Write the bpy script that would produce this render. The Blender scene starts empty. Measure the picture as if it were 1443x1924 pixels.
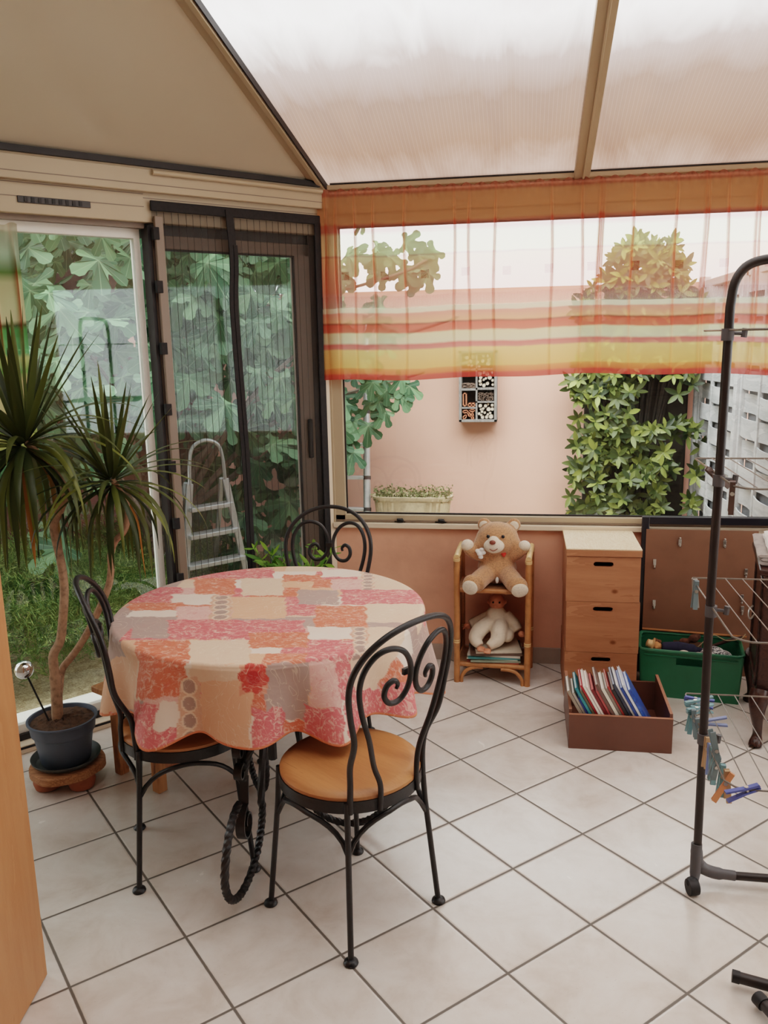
import bpy, bmesh, math, random
import numpy as np
from mathutils import Vector, Matrix, Euler
random.seed(7)
scene = bpy.context.scene
COL = scene.collection
PI = math.pi
R = math.radians

# ------------------------------------------------------------------ scene helpers
ORG = {}

def tag(o, label=None, cat=None, group=None, kind=None):
    if label: o['label'] = label
    if cat: o['category'] = cat
    if group: o['group'] = group
    if kind: o['kind'] = kind
    return o

def thing(name, label, cat, loc=(0, 0, 0), rotz=0.0, group=None, kind=None):
    o = bpy.data.objects.new(name, None)
    o.empty_display_size = 0.05
    COL.objects.link(o)
    o.location = loc
    o.rotation_euler = (0, 0, rotz)
    ORG[o.name] = Vector(loc)
    return tag(o, label, cat, group, kind)

def copy_tree(o, parent=None):
    c = o.copy()
    COL.objects.link(c)
    if parent is not None:
        c.parent = parent
    for ch in list(o.children):
        copy_tree(ch, c)
    return c

class MB:
    """collects geometry for one mesh"""
    def __init__(self):
        self.v = []; self.f = []; self.uv = []; self.col = []
    def add(self, vs, fs):
        b = len(self.v)
        self.v += [tuple(p) for p in vs]
        self.f += [tuple(b + i for i in f) for f in fs]
        return self
    def box(self, x0, y0, z0, x1, y1, z1):
        return self.obox(((x0+x1)/2, (y0+y1)/2, (z0+z1)/2), (abs(x1-x0)/2, 0, 0), (0, abs(y1-y0)/2, 0), (0, 0, abs(z1-z0)/2))
    def obox(self, c, a, b, d):
        c, a, b, d = Vector(c), Vector(a), Vector(b), Vector(d)
        if a.cross(b).dot(d) < 0: a = -a
        vs = [c + sx*a + sy*b + sz*d for sz in (-1, 1) for sx, sy in ((-1, -1), (1, -1), (1, 1), (-1, 1))]
        return self.add(vs, [(0, 3, 2, 1), (4, 5, 6, 7), (0, 1, 5, 4), (1, 2, 6, 5), (2, 3, 7, 6), (3, 0, 4, 7)])
    def bar(self, p, q, w, h, up=(0, 0, 1)):
        p, q = Vector(p), Vector(q); d = q - p
        s = d.cross(Vector(up))
        if s.length < 1e-6: s = d.cross(Vector((1, 0, 0)))
        s.normalize(); u = s.cross(d).normalized()
        return self.obox((p+q)/2, d/2, s*w/2, u*h/2)
    def tube(self, pts, r, n=8, closed=False, flat=None, twist=0.0):
        pts = [Vector(p) for p in pts]; N = len(pts)
        rs = r if isinstance(r, (list, tuple)) else [r]*N
        T = []
        for i in range(N):
            a = pts[(i-1) % N] if (closed or i > 0) else pts[i]
            b = pts[(i+1) % N] if (closed or i < N-1) else pts[i]
            t = b - a
            T.append(t.normalized() if t.length > 1e-9 else Vector((0, 0, 1)))
        ref = Vector((0, 0, 1)) if abs(T[0].z) < .9 else Vector((1, 0, 0))
        nrm = (ref - ref.dot(T[0])*T[0]).normalized()
        vs = []
        for i in range(N):
            nrm = nrm - nrm.dot(T[i])*T[i]
            if nrm.length < 1e-6: nrm = T[i].orthogonal()
            nrm.normalize(); bn = T[i].cross(nrm)
            for k in range(n):
                a = 2*PI*k/n + twist*i
                ca, sa = math.cos(a), math.sin(a)
                vs.append(pts[i] + rs[i]*(nrm*ca + bn*sa))
        fs = []
        M_ = N if closed else N-1
        for i in range(M_):
            j = (i+1) % N
            for k in range(n):
                l = (k+1) % n
                fs.append((i*n+k, i*n+l, j*n+l, j*n+k))
        if not closed:
            fs.append(tuple(range(n-1, -1, -1)))
            fs.append(tuple((N-1)*n + k for k in range(n)))
        return self.add(vs, fs)
    def strip(self, pts, width_vec, thick):
        """flat bar bent along pts; width along width_vec (constant)"""
        pts = [Vector(p) for p in pts]; w = Vector(width_vec)/2; N = len(pts); vs = []
        for i in range(N):
            t = (pts[min(i+1, N-1)] - pts[max(i-1, 0)]).normalized()
            u = t.cross(w.normalized())*thick/2
            vs += [pts[i]-w-u, pts[i]+w-u, pts[i]+w+u, pts[i]-w+u]
        fs = []
        for i in range(N-1):
            for k in range(4):
                l = (k+1) % 4
                fs.append((i*4+k, i*4+l, (i+1)*4+l, (i+1)*4+k))
        fs += [(3, 2, 1, 0), tuple((N-1)*4+k for k in range(4))]
        return self.add(vs, fs)
    def lathe(self, prof, c=(0, 0, 0), n=32, mat=None):
        vs = []; c = Vector(c)
        for (r, z) in prof:
            for k in range(n):
                a = 2*PI*k/n
                p = Vector((max(r, 1e-5)*math.cos(a), max(r, 1e-5)*math.sin(a), z))
                vs.append(c + (mat @ p if mat else p))
        fs = []
        for i in range(len(prof)-1):
            for k in range(n):
                l = (k+1) % n
                fs.append((i*n+k, i*n+l, (i+1)*n+l, (i+1)*n+k))
        fs.append(tuple(range(n-1, -1, -1)))
        fs.append(tuple((len(prof)-1)*n + k for k in range(n)))
        return self.add(vs, fs)
    def ell(self, c, r, rot=None, nu=20, nv=12):
        if not isinstance(r, (list, tuple)): r = (r, r, r)
        c = Vector(c); vs = []
        for i in range(nv+1):
            ph = PI*i/nv
            for k in range(nu):
                a = 2*PI*k/nu
                s = max(math.sin(ph), 1e-4)
                p = Vector((r[0]*s*math.cos(a), r[1]*s*math.sin(a), -r[2]*math.cos(ph)))
                vs.append(c + (rot @ p if rot else p))
        fs = []
        for i in range(nv):
            for k in range(nu):
                l = (k+1) % nu
                fs.append((i*nu+k, i*nu+l, (i+1)*nu+l, (i+1)*nu+k))
        return self.add(vs, fs)
    def prism(self, poly, vec):
        """poly: list of 3-D points (counter-clockwise seen from the tip of vec)"""
        poly = [Vector(p) for p in poly]; vec = Vector(vec); n = len(poly)
        vs = poly + [p + vec for p in poly]
        fs = [tuple(range(n-1, -1, -1)), tuple(range(n, 2*n))]
        for k in range(n):
            l = (k+1) % n
            fs.append((k, l, n+l, n+k))
        return self.add(vs, fs)
    def grid(self, rows, closed=False):
        m = len(rows[0]); vs = [p for row in rows for p in row]; fs = []
        for i in range(len(rows)-1):
            for k in range(m if closed else m-1):
                l = (k+1) % m
                fs.append((i*m+k, i*m+l, (i+1)*m+l, (i+1)*m+k))
        return self.add(vs, fs)
    def build(self, name, mat, parent=None, world=True, bevel=0.0, smooth=True, angle=40, vcol=None, uvs=None, kind=None, base=True):
        me = bpy.data.meshes.new(name)
        V_ = np.array(self.v, dtype=float)
        if parent is not None:
            org = ORG.get(parent.name, Vector((0, 0, 0))) if world else Vector((0, 0, 0))
        else:
            lo, hi = V_.min(0), V_.max(0)
            org = Vector(((lo[0]+hi[0])/2, (lo[1]+hi[1])/2, lo[2])) if base else Vector((0, 0, 0))
        V_ = V_ - np.array(org)
        me.from_pydata(V_.tolist(), [], self.f)
        me.update()
        if smooth:
            me.polygons.foreach_set('use_smooth', [True]*len(me.polygons))
            me.set_sharp_from_angle(angle=R(angle))
        if uvs is not None:
            lay = me.uv_layers.new(name='UVMap')
            li = np.empty(len(me.loops), dtype=np.int32); me.loops.foreach_get('vertex_index', li)
            lay.data.foreach_set('uv', np.array(uvs, dtype=np.float32)[li].ravel())
        if vcol is not None:
            at = me.color_attributes.new('Col', 'FLOAT_COLOR', 'POINT')
            c = np.ones((len(self.v), 4), dtype=np.float32); vc = np.array(vcol, dtype=np.float32); c[:, :vc.shape[1]] = vc
            at.data.foreach_set('color', c.ravel())
        if mat is not None:
            me.materials.append(mat)
        o = bpy.data.objects.new(name, me)
        COL.objects.link(o)
        if parent is not None:
            o.parent = parent
            ORG[o.name] = ORG.get(parent.name, Vector((0, 0, 0)))
        else:
            o.location = org
            ORG[o.name] = Vector(org)
        if bevel > 0:
            b = o.modifiers.new('bevel', 'BEVEL'); b.width = bevel; b.segments = 2; b.limit_method = 'ANGLE'; b.angle_limit = R(40)
        if kind: o['kind'] = kind
        return o

def remesh_blob(name, blobs, mat, parent=None, voxel=0.006, smooth=6, world=True):
    """several overlapping ellipsoids / tubes melted into one continuous skin"""
    mb = MB()
    for b in blobs:
        if b[0] == 'e': mb.ell(b[1], b[2], b[3] if len(b) > 3 else None)
        else: mb.tube(b[1], b[2], 14)
    tmp = mb.build(name + '_tmp', None, base=False)
    m = tmp.modifiers.new('r', 'REMESH'); m.mode = 'VOXEL'; m.voxel_size = voxel
    s = tmp.modifiers.new('s', 'SMOOTH'); s.factor = .5; s.iterations = smooth
    dg = bpy.context.evaluated_depsgraph_get(); dg.update()
    me = bpy.data.meshes.new_from_object(tmp.evaluated_get(dg))
    vs = [tuple(v.co) for v in me.vertices]; fs = [tuple(p.vertices) for p in me.polygons]
    bpy.data.objects.remove(tmp)
    out = MB(); out.add(vs, fs)
    return out.build(name, mat, parent, world=world, angle=180)

def spline(pts, n=8):
    """Catmull-Rom through pts"""
    P = [Vector(p) for p in pts]; P = [P[0]*2-P[1]] + P + [P[-1]*2-P[-2]]; out = []
    for i in range(1, len(P)-2):
        for k in range(n):
            t = k/n; a, b, c, d = P[i-1], P[i], P[i+1], P[i+2]
            out.append(.5*((2*b)+(c-a)*t+(2*a-5*b+4*c-d)*t*t+(3*b-a-3*c+d)*t**3))
    out.append(P[-2]); return out

# ------------------------------------------------------------------ materials
def srgb(r, g, b):
    f = lambda c: c/12.92 if c <= .04045 else ((c+.055)/1.055)**2.4
    return (f(r/255), f(g/255), f(b/255), 1)

class NT:
    def __init__(self, name):
        self.m = bpy.data.materials.new(name); self.m.use_nodes = True
        self.t = self.m.node_tree; self.t.nodes.clear()
        self.out = self.t.nodes.new('ShaderNodeOutputMaterial')
    def n(self, typ, **kw):
        nd = self.t.nodes.new(typ)
        for k, v in kw.items():
            if k == 'inp':
                for kk, vv in v.items(): self.set(nd.inputs[kk], vv)
            else: setattr(nd, k, v)
        return nd
    def set(self, sock, v):
        if hasattr(v, 'is_output') or isinstance(v, bpy.types.NodeSocket): self.t.links.new(v, sock)
        else: sock.default_value = v
    def math(self, op, a, b=0.0, c=0.0):
        nd = self.n('ShaderNodeMath', operation=op)
        self.set(nd.inputs[0], a); self.set(nd.inputs[1], b); self.set(nd.inputs[2], c)
        return nd.outputs[0]
    def mix(self, fac, a, b, blend='MIX'):
        nd = self.n('ShaderNodeMix', data_type='RGBA', blend_type=blend)
        self.set(nd.inputs[0], fac); self.set(nd.inputs[6], a); self.set(nd.inputs[7], b)
        return nd.outputs[2]
    def noise(self, scale, detail=3, rough=.5, vec=None, dist=0.0):
        nd = self.n('ShaderNodeTexNoise', inp={'Scale': scale, 'Detail': detail, 'Roughness': rough, 'Distortion': dist})
        if vec is not None: self.set(nd.inputs['Vector'], vec)
        return nd.outputs['Fac']
    def ramp(self, fac, stops, interp='LINEAR'):
        nd = self.n('ShaderNodeValToRGB'); nd.color_ramp.interpolation = interp
        e = nd.color_ramp.elements
        while len(e) < len(stops): e.new(1.0)
        for i, (p, c) in enumerate(stops):
            e[i].position = p; e[i].color = c if len(c) == 4 else (*c, 1)
        self.set(nd.inputs[0], fac); return nd.outputs[0]
    def pos(self): return self.n('ShaderNodeNewGeometry').outputs['Position']
    def obj(self): return self.n('ShaderNodeTexCoord').outputs['Object']
    def mapped(self, vec, scale=(1, 1, 1), rot=(0, 0, 0), loc=(0, 0, 0)):
        nd = self.n('ShaderNodeMapping'); self.set(nd.inputs['Vector'], vec)
        nd.inputs['Scale'].default_value = scale; nd.inputs['Rotation'].default_value = rot; nd.inputs['Location'].default_value = loc
        return nd.outputs[0]
    def bsdf(self, color, rough=.5, metal=0.0, spec=.5, bump=None, bump_s=.3, bump_d=.01, **kw):
        b = self.n('ShaderNodeBsdfPrincipled')
        self.set(b.inputs['Base Color'], color); self.set(b.inputs['Roughness'], rough)
        b.inputs['Metallic'].default_value = metal; b.inputs['Specular IOR Level'].default_value = spec
        for k, v in kw.items(): self.set(b.inputs[k.replace('_', ' ')], v)
        if bump is not None:
            bp = self.n('ShaderNodeBump', inp={'Strength': bump_s, 'Distance': bump_d, 'Height': bump})
            self.t.links.new(bp.outputs[0], b.inputs['Normal'])
        return b.outputs[0]
    def done(self, sh):
        self.t.links.new(sh, self.out.inputs['Surface']); return self.m

def simple(name, rgb, rough=.5, metal=0.0, var=.12, scale=12, bump=0.0, bscale=60, spec=.5, **kw):
    """plain colour with a little noise variation"""
    n = NT(name); c = srgb(*rgb); d = tuple(x*(1-var*2) for x in c[:3]) + (1,)
    l = tuple(min(1, x*(1+var)) for x in c[:3]) + (1,)
    col = n.ramp(n.noise(scale, 4, .6, n.obj()), [(.3, d), (.5, c), (.75, l)])
    bm = n.noise(bscale, 3, .6, n.obj()) if bump else None
    return n.done(n.bsdf(col, rough, metal, spec, bm, bump, .003, **kw))

def wood(name, c1, c2, axis='X', rough=.45, scale=6, ring=14, knots=False):
    n = NT(name); o = n.obj()
    sc = {'X': (.12, 1, 1), 'Y': (1, .12, 1), 'Z': (1, 1, .12)}[axis]
    v = n.mapped(o, tuple(s*scale for s in sc))
    ns = n.noise(2.0, 5, .6, v, .6)
    w = n.math('FRACT', n.math('MULTIPLY', ns, ring))
    fine = n.noise(40, 3, .6, v)
    f = n.math('ADD', n.math('MULTIPLY', w, .55), n.math('MULTIPLY', fine, .45))
    col = n.ramp(f, [(.15, srgb(*c2)), (.7, srgb(*c1))])
    if knots:
        vo = n.n('ShaderNodeTexVoronoi', inp={'Scale': 5.0}); n.set(vo.inputs['Vector'], n.mapped(o, (1, 1, 1.4)))
        k = n.ramp(vo.outputs['Distance'], [(.05, (1, 1, 1)), (.10, (0, 0, 0))])
        col = n.mix(k, col, srgb(120, 70, 35))
    return n.done(n.bsdf(col, rough, 0, .4, fine, .15, .002))
# ------------------------------------------------------------------ material library
def m_tiles():
    n = NT('floor_tiles'); p = n.pos()
    P = 0.32; A = (1.156, -1.975, 0)
    u = (0.6947, -0.7193, 0); v = (0.7193, 0.6947, 0)
    d = n.n('ShaderNodeVectorMath', operation='SUBTRACT'); n.set(d.inputs[0], p); d.inputs[1].default_value = A
    def coord(ax):
        q = n.n('ShaderNodeVectorMath', operation='DOT_PRODUCT'); n.set(q.inputs[0], d.outputs[0]); q.inputs[1].default_value = ax
        return n.math('DIVIDE', q.outputs['Value'], P)
    a, b = coord(u), coord(v)
    def edge(x):
        f = n.math('FRACT', n.math('ADD', x, 100.0)); return n.math('MINIMUM', f, n.math('SUBTRACT', 1.0, f))
    e = n.math('MINIMUM', edge(a), edge(b))
    wob = n.math('MULTIPLY', n.math('SUBTRACT', n.noise(60, 2, .5, p), .5), .004)
    e = n.math('ADD', e, wob)
    grout = n.ramp(e, [(.0108, (1, 1, 1)), (.0145, (0, 0, 0))])
    pillow = n.ramp(e, [(.008, (0, 0, 0)), (.03, (1, 1, 1))], 'EASE')
    cv = n.n('ShaderNodeCombineXYZ'); n.set(cv.inputs[0], n.math('FLOOR', a)); n.set(cv.inputs[1], n.math('FLOOR', b))
    wn = n.n('ShaderNodeTexWhiteNoise', noise_dimensions='2D'); n.set(wn.inputs['Vector'], cv.outputs[0])
    off = n.n('ShaderNodeVectorMath', operation='MULTIPLY_ADD'); n.set(off.inputs[0], wn.outputs['Color']); off.inputs[1].default_value = (9, 9, 9); n.set(off.inputs[2], p)
    cl = n.noise(5.5, 5, .62, off.outputs[0], .4)
    base = n.ramp(cl, [(.3, srgb(206, 193, 181)), (.5, srgb(223, 214, 205)), (.7, srgb(232, 227, 220))])
    base = n.mix(n.math('MULTIPLY', wn.outputs['Value'], .22), base, srgb(194, 178, 164))
    fl = n.noise(140, 2, .5, p)
    base = n.mix(n.ramp(fl, [(.68, (0, 0, 0)), (.75, (.35, .35, .35))]), base, srgb(176, 158, 142))
    col = n.mix(grout, base, srgb(98, 89, 80))
    rg = n.math('ADD', n.math('MULTIPLY', grout, .4), n.math('MULTIPLY_ADD', cl, .22, .12))
    h = n.math('ADD', pillow, n.math('MULTIPLY', n.noise(22, 4, .6, off.outputs[0]), .35))
    return n.done(n.bsdf(col, rg, 0, .75, h, .35, .003))

def m_plaster(name, c, var=.08, scale=2.2, bump=.25):
    n = NT(name); p = n.pos(); k = srgb(*c)
    f = n.noise(scale, 5, .6, p)
    col = n.ramp(f, [(.3, tuple(x*(1-var*1.6) for x in k[:3])), (.5, k), (.72, tuple(min(1, x*(1+var)) for x in k[:3]))])
    return n.done(n.bsdf(col, .85, 0, .2, n.noise(35, 5, .7, p), bump, .004))

def m_glass(name, refl=.09, haze=0.0):
    n = NT(name)
    tr = n.n('ShaderNodeBsdfTransparent', inp={'Color': (.95, .97, .96, 1)})
    gl = n.n('ShaderNodeBsdfGlossy', inp={'Roughness': .02, 'Color': (1, 1, 1, 1)})
    fr = n.n('ShaderNodeFresnel', inp={'IOR': 1.42})
    f = n.math('MINIMUM', n.math('ADD', n.math('MULTIPLY', fr.outputs[0], .7), refl-.04), .6)
    mx = n.n('ShaderNodeMixShader'); n.set(mx.inputs[0], f); n.set(mx.inputs[1], tr.outputs[0]); n.set(mx.inputs[2], gl.outputs[0])
    return n.done(mx.outputs[0])

def m_net():
    n = NT('mosquito_net'); o = n.obj()
    s = n.n('ShaderNodeSeparateXYZ'); n.set(s.inputs[0], o)
    f = n.math('FRACT', n.math('MULTIPLY', s.outputs[0], 30.0))
    line = n.math('LESS_THAN', f, .10)
    fac = n.math('MULTIPLY_ADD', line, .42, .40)
    tr = n.n('ShaderNodeBsdfTransparent'); df = n.n('ShaderNodeBsdfDiffuse', inp={'Color': (.05, .045, .04, 1)})
    mx = n.n('ShaderNodeMixShader'); n.set(mx.inputs[0], fac); n.set(mx.inputs[1], tr.outputs[0]); n.set(mx.inputs[2], df.outputs[0])
    return n.done(mx.outputs[0])

def m_roof_translucent():
    n = NT('polycarbonate_roof'); p = n.pos()
    st = n.noise(1.6, 4, .6, n.mapped(p, (2.2, .5, 1), (0, 0, R(-22))), .8)
    col = n.ramp(st, [(.3, (.68, .62, .60)), (.5, (.78, .75, .73)), (.72, (.86, .84, .83))])
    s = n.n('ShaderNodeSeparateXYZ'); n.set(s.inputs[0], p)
    painted_glow = n.ramp(n.math('MULTIPLY', n.math('ADD', s.outputs[1], n.math('MULTIPLY', n.math('SUBTRACT', st, .5), .55)), -.9), [(.0, (.27, .19, .155)), (.25, (.20, .123, .088)), (.58, (.215, .15, .12)), (.78, (.34, .285, .265)), (1.0, (.92, .92, .92))])  # roof glow put into the colour: dim pink at eaves, white higher up
    col = n.mix(1.0, col, painted_glow, 'MULTIPLY')
    rib = n.math('FRACT', n.math('MULTIPLY', s.outputs[0], 62.0))
    col = n.mix(n.math('MULTIPLY', n.math('LESS_THAN', rib, .12), .06), col, (.5, .45, .42, 1))
    tl = n.n('ShaderNodeBsdfTranslucent'); n.set(tl.inputs['Color'], col)
    df = n.bsdf(col, .25, 0, .5)
    mx = n.n('ShaderNodeMixShader', inp={0: .25}); n.set(mx.inputs[1], tl.outputs[0]); n.set(mx.inputs[2], df)
    return n.done(mx.outputs[0])

def m_curtain(name, stops, alpha=.5, folds=True):
    """sheer striped voile; UV.y = height (0 top, 1 hem), UV.x = metres along the cloth"""
    n = NT(name); uv = n.n('ShaderNodeTexCoord').outputs['UV']
    s = n.n('ShaderNodeSeparateXYZ'); n.set(s.inputs[0], uv)
    wob = n.math('MULTIPLY', n.math('SUBTRACT', n.noise(9, 2, .5, uv), .5), .012)
    t = n.math('ADD', s.outputs[1], wob)
    col = n.ramp(t, stops, 'LINEAR')
    if folds:
        ff = n.math('FRACT', n.math('MULTIPLY', s.outputs[0], 260.0))
        band = n.math('MULTIPLY', n.math('GREATER_THAN', t, .553), n.math('LESS_THAN', t, .612))
        fr = n.math('MULTIPLY', n.math('LESS_THAN', ff, .4), band)
        col = n.mix(n.math('MULTIPLY', fr, .7), col, srgb(196, 92, 80))
        sq = n.math('FRACT', n.math('MULTIPLY', s.outputs[0], 5.2))
        sm = n.math('MULTIPLY', n.math('LESS_THAN', n.math('ABSOLUTE', n.math('SUBTRACT', sq, .5)), .10), n.math('LESS_THAN', n.math('ABSOLUTE', n.math('SUBTRACT', t, .443)), .022))
        col = n.mix(n.math('MULTIPLY', sm, .75), col, srgb(190, 60, 30))
    cre = n.n('ShaderNodeAttribute', attribute_name='Col').outputs['Fac']
    col = n.mix(n.math('MULTIPLY', cre, .75), col, srgb(206, 96, 62))
    tint = n.mix(.55, col, (1, 1, 1, 1))
    tr = n.n('ShaderNodeBsdfTransparent'); n.set(tr.inputs['Color'], tint)
    tl = n.n('ShaderNodeBsdfTranslucent'); n.set(tl.inputs['Color'], col)
    df = n.n('ShaderNodeBsdfDiffuse'); n.set(df.inputs['Color'], col)
    m1 = n.n('ShaderNodeMixShader', inp={0: .2}); n.set(m1.inputs[1], tl.outputs[0]); n.set(m1.inputs[2], df.outputs[0])
    lw = n.n('ShaderNodeLayerWeight', inp={'Blend': .35})
    body = n.math('MINIMUM', n.math('ADD', alpha, n.math('MULTIPLY', lw.outputs['Facing'], .5)), .95)
    solid = n.math('ADD', n.math('MULTIPLY', n.math('GREATER_THAN', t, .615), .36), n.math('MULTIPLY', cre, .4))
    body = n.math('MINIMUM', n.math('ADD', body, solid), .96)
    m2 = n.n('ShaderNodeMixShader'); n.set(m2.inputs[0], body); n.set(m2.inputs[1], tr.outputs[0]); n.set(m2.inputs[2], m1.outputs[0])
    return n.done(m2.outputs[0])

def m_cloth():
    """printed tablecloth: patch colours come with the mesh, brushed streaks and scribbles on top"""
    n = NT('printed_tablecloth')
    at = n.n('ShaderNodeAttribute', attribute_name='Col'); uv = n.n('ShaderNodeTexCoord').outputs['UV']
    st = n.noise(42, 6, .7, n.mapped(uv, (1, 1.7, 1), (0, 0, .5)), 1.1)
    lt = n.ramp(st, [(.50, (0, 0, 0)), (.64, (1, 1, 1))])
    pat = at.outputs['Alpha']
    c = n.mix(n.math('MULTIPLY', lt, n.math('MULTIPLY', pat, .75)), at.outputs['Color'], srgb(236, 208, 192))
    dk = n.ramp(n.noise(28, 5, .65, n.mapped(uv, (1.7, 1, 1), (0, 0, -.4), (3, 1, 0)), 1.2), [(.56, (0, 0, 0)), (.64, (1, 1, 1))])
    c = n.mix(n.math('MULTIPLY', dk, n.math('MULTIPLY', pat, .45)), c, srgb(205, 84, 84))
    ln = n.noise(8, 2, .5, uv, 2.5)
    sc = n.ramp(n.math('ABSOLUTE', n.math('SUBTRACT', ln, .5)), [(.004, (1, 1, 1)), (.010, (0, 0, 0))])
    c = n.mix(n.math('MULTIPLY', sc, .4), c, srgb(240, 220, 200))
    blot = n.noise(6, 3, .5, uv)
    c = n.mix(n.math('MULTIPLY', n.ramp(blot, [(.4, (0, 0, 0)), (.7, (1, 1, 1))]), .12), c, srgb(226, 150, 120))
    wv = n.noise(500, 1, .5, uv)
    return n.done(n.bsdf(c, .62, 0, .3, wv, .12, .001))

def m_leaf(name, dark, light, spread=.5, vein=None, rough=.5, trans=.25):
    n = NT(name); g = n.n('ShaderNodeNewGeometry')
    rnd = g.outputs['Random Per Island']
    col = n.ramp(rnd, [(.0, srgb(*dark)), (.6, srgb(*[(a+b)/2 for a, b in zip(dark, light)])), (1, srgb(*light))])
    if vein:
        at = n.n('ShaderNodeAttribute', attribute_name='Col')
        k = n.math('POWER', at.outputs['Fac'], 14.0)
        col = n.mix(n.math('MULTIPLY', k, .5), col, srgb(*vein))
    b = n.bsdf(col, rough, 0, .35)
    if trans:
        tl = n.n('ShaderNodeBsdfTranslucent'); n.set(tl.inputs['Color'], col)
        mx = n.n('ShaderNodeMixShader', inp={0: trans}); n.set(mx.inputs[1], b); n.set(mx.inputs[2], tl.outputs[0]); b = mx.outputs[0]
    return n.done(b)

MAT = {}
MAT['tiles'] = m_tiles()
MAT['salmon'] = m_plaster('salmon_plaster', (224, 168, 142), .09, 3.0)
MAT['garden_pink'] = m_plaster('pink_render', (228, 178, 160), .06, 1.2, .15)
MAT['slab'] = m_plaster('brown_slabs', (104, 82, 72), .18, 2.5, .4)
MAT['white_wall'] = m_plaster('white_plaster', (214, 204, 192), .03, 2.0)
MAT['base_tile'] = simple('plinth_tile', (170, 152, 140), .4, var=.05)
MAT['alu'] = simple('cream_aluminium', (184, 165, 138), .42, var=.02, scale=3)
MAT['alu_light'] = simple('ivory_sill', (226, 208, 184), .4, var=.02, scale=3)
MAT['alu_brown'] = simple('taupe_aluminium', (128, 110, 94), .45, var=.04, scale=4)
MAT['panel'] = simple('cream_roof_panel', (204, 190, 168), .16, var=.03, scale=1.5, spec=.55)
MAT['gasket'] = simple('black_gasket', (38, 34, 34), .6, var=.1)
MAT['strap'] = simple('black_velcro', (32, 29, 29), .8, var=.2, scale=60)
MAT['grey_dark'] = simple('dark_grey_plastic', (62, 58, 56), .5, var=.08)
MAT['white_frame'] = simple('white_frame', (232, 228, 218), .4, var=.02)
MAT['glass'] = m_glass('window_glass', .045)
MAT['door_glass'] = m_glass('door_glass', .055)
MAT['net'] = m_net()
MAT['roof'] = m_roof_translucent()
MAT['iron'] = simple('black_wrought_iron', (30, 27, 27), .42, .0, .2, 40, .25, 90, spec=.5)
MAT['iron_h'] = simple('hammered_iron', (33, 29, 28), .42, .0, .25, 60, .9, 45, spec=.5)
MAT['seat_wood'] = wood('seat_wood', (186, 128, 82), (160, 104, 62), 'X', .42, 5, 3)
MAT['pine'] = wood('pine_board', (178, 122, 88), (160, 104, 72), 'X', .5, 6, 5, True)
MAT['pine_pale'] = wood('pale_pine_top', (242, 220, 188), (226, 194, 154), 'Y', .45, 9, 16)
MAT['pine_leg'] = wood('pine_bench', (188, 134, 90), (156, 104, 66), 'Z', .5, 8, 7)
MAT['rattan'] = simple('rattan_cane', (176, 118, 72), .4, var=.14, scale=25)
MAT['rattan_pale'] = simple('pale_cane_wrap', (222, 184, 134), .45, var=.12, scale=40)
MAT['weave'] = simple('woven_cane', (160, 116, 82), .7, var=.2, scale=90, bump=.6, bscale=160)
MAT['brown_board'] = simple('brown_hardboard', (130, 92, 70), .6, var=.06, scale=6)
MAT['drawer'] = simple('brown_drawer_board', (100, 64, 50), .38, var=.06, scale=5)
MAT['drawer_edge'] = simple('worn_drawer_edge', (164, 112, 88), .5, var=.1, scale=30)
MAT['mahogany'] = wood('mahogany', (66, 40, 32), (42, 24, 20), 'Y', .28, 6, 8)
MAT['door_wood'] = wood('orange_door_wood', (190, 134, 92), (180, 120, 78), 'Z', .45, 12, 3)
MAT['black_frame'] = simple('black_frame', (30, 29, 36), .35, var=.1)
MAT['steel'] = simple('steel_clip', (200, 196, 188), .3, .9, .05)
MAT['chrome'] = simple('chrome', (225, 225, 225), .06, 1.0, .03, spec=.5)
MAT['alu_metal'] = simple('bare_aluminium', (205, 207, 208), .35, .55, .08, 20)
MAT['wire'] = simple('rack_wire', (128, 120, 112), .4, .6, .1)
MAT['rack'] = simple('rack_tube', (44, 36, 34), .4, .1, .1)
MAT['collar'] = simple('grey_plastic', (84, 82, 84), .5, var=.06)
MAT['rubber'] = simple('black_rubber', (28, 26, 27), .55, var=.1)
MAT['green_plastic'] = simple('green_plastic', (40, 106, 76), .42, var=.08, scale=6)
MAT['fur'] = simple('brown_plush', (196, 146, 108), .95, var=.22, scale=160, bump=1.0, bscale=260, spec=.1, Sheen_Weight=.5)
MAT['fur_white'] = simple('cream_plush', (232, 216, 196), .95, var=.08, scale=120, bump=.7, bscale=260, spec=.1, Sheen_Weight=.4)
MAT['nose'] = simple('brown_nose', (134, 68, 50), .5, var=.1)
MAT['eye'] = simple('black_eye', (22, 20, 22), .15, var=.05)
MAT['red_felt'] = simple('red_felt', (206, 58, 44), .8, var=.1)
MAT['white_felt'] = simple('white_ribbon', (236, 234, 230), .8, var=.05)
MAT['doll_cloth'] = simple('cream_pyjama', (222, 206, 186), .9, var=.07, scale=20, bump=.4, bscale=120, spec=.1)
MAT['doll_skin'] = simple('doll_skin', (214, 140, 108), .5, var=.06)
MAT['soil'] = simple('potting_soil', (88, 66, 50), .95, var=.3, scale=60, bump=1.0, bscale=50)
MAT['pot'] = simple('blue_grey_pot', (84, 92, 106), .5, var=.06, scale=8)
MAT['saucer'] = simple('dark_saucer', (70, 72, 70), .5, var=.15, scale=20)
MAT['log'] = wood('log_slice', (176, 124, 84), (126, 80, 52), 'X', .7, 14, 10)
MAT['terracotta'] = simple('terracotta', (158, 92, 62), .8, var=.12, scale=20)
MAT['stem'] = simple('dracaena_stem', (176, 142, 116), .8, var=.2, scale=50, bump=.6, bscale=90)
MAT['strap_leaf'] = m_leaf('dracaena_leaf', (44, 54, 28), (112, 116, 50), rough=.4, trans=.2)
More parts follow.
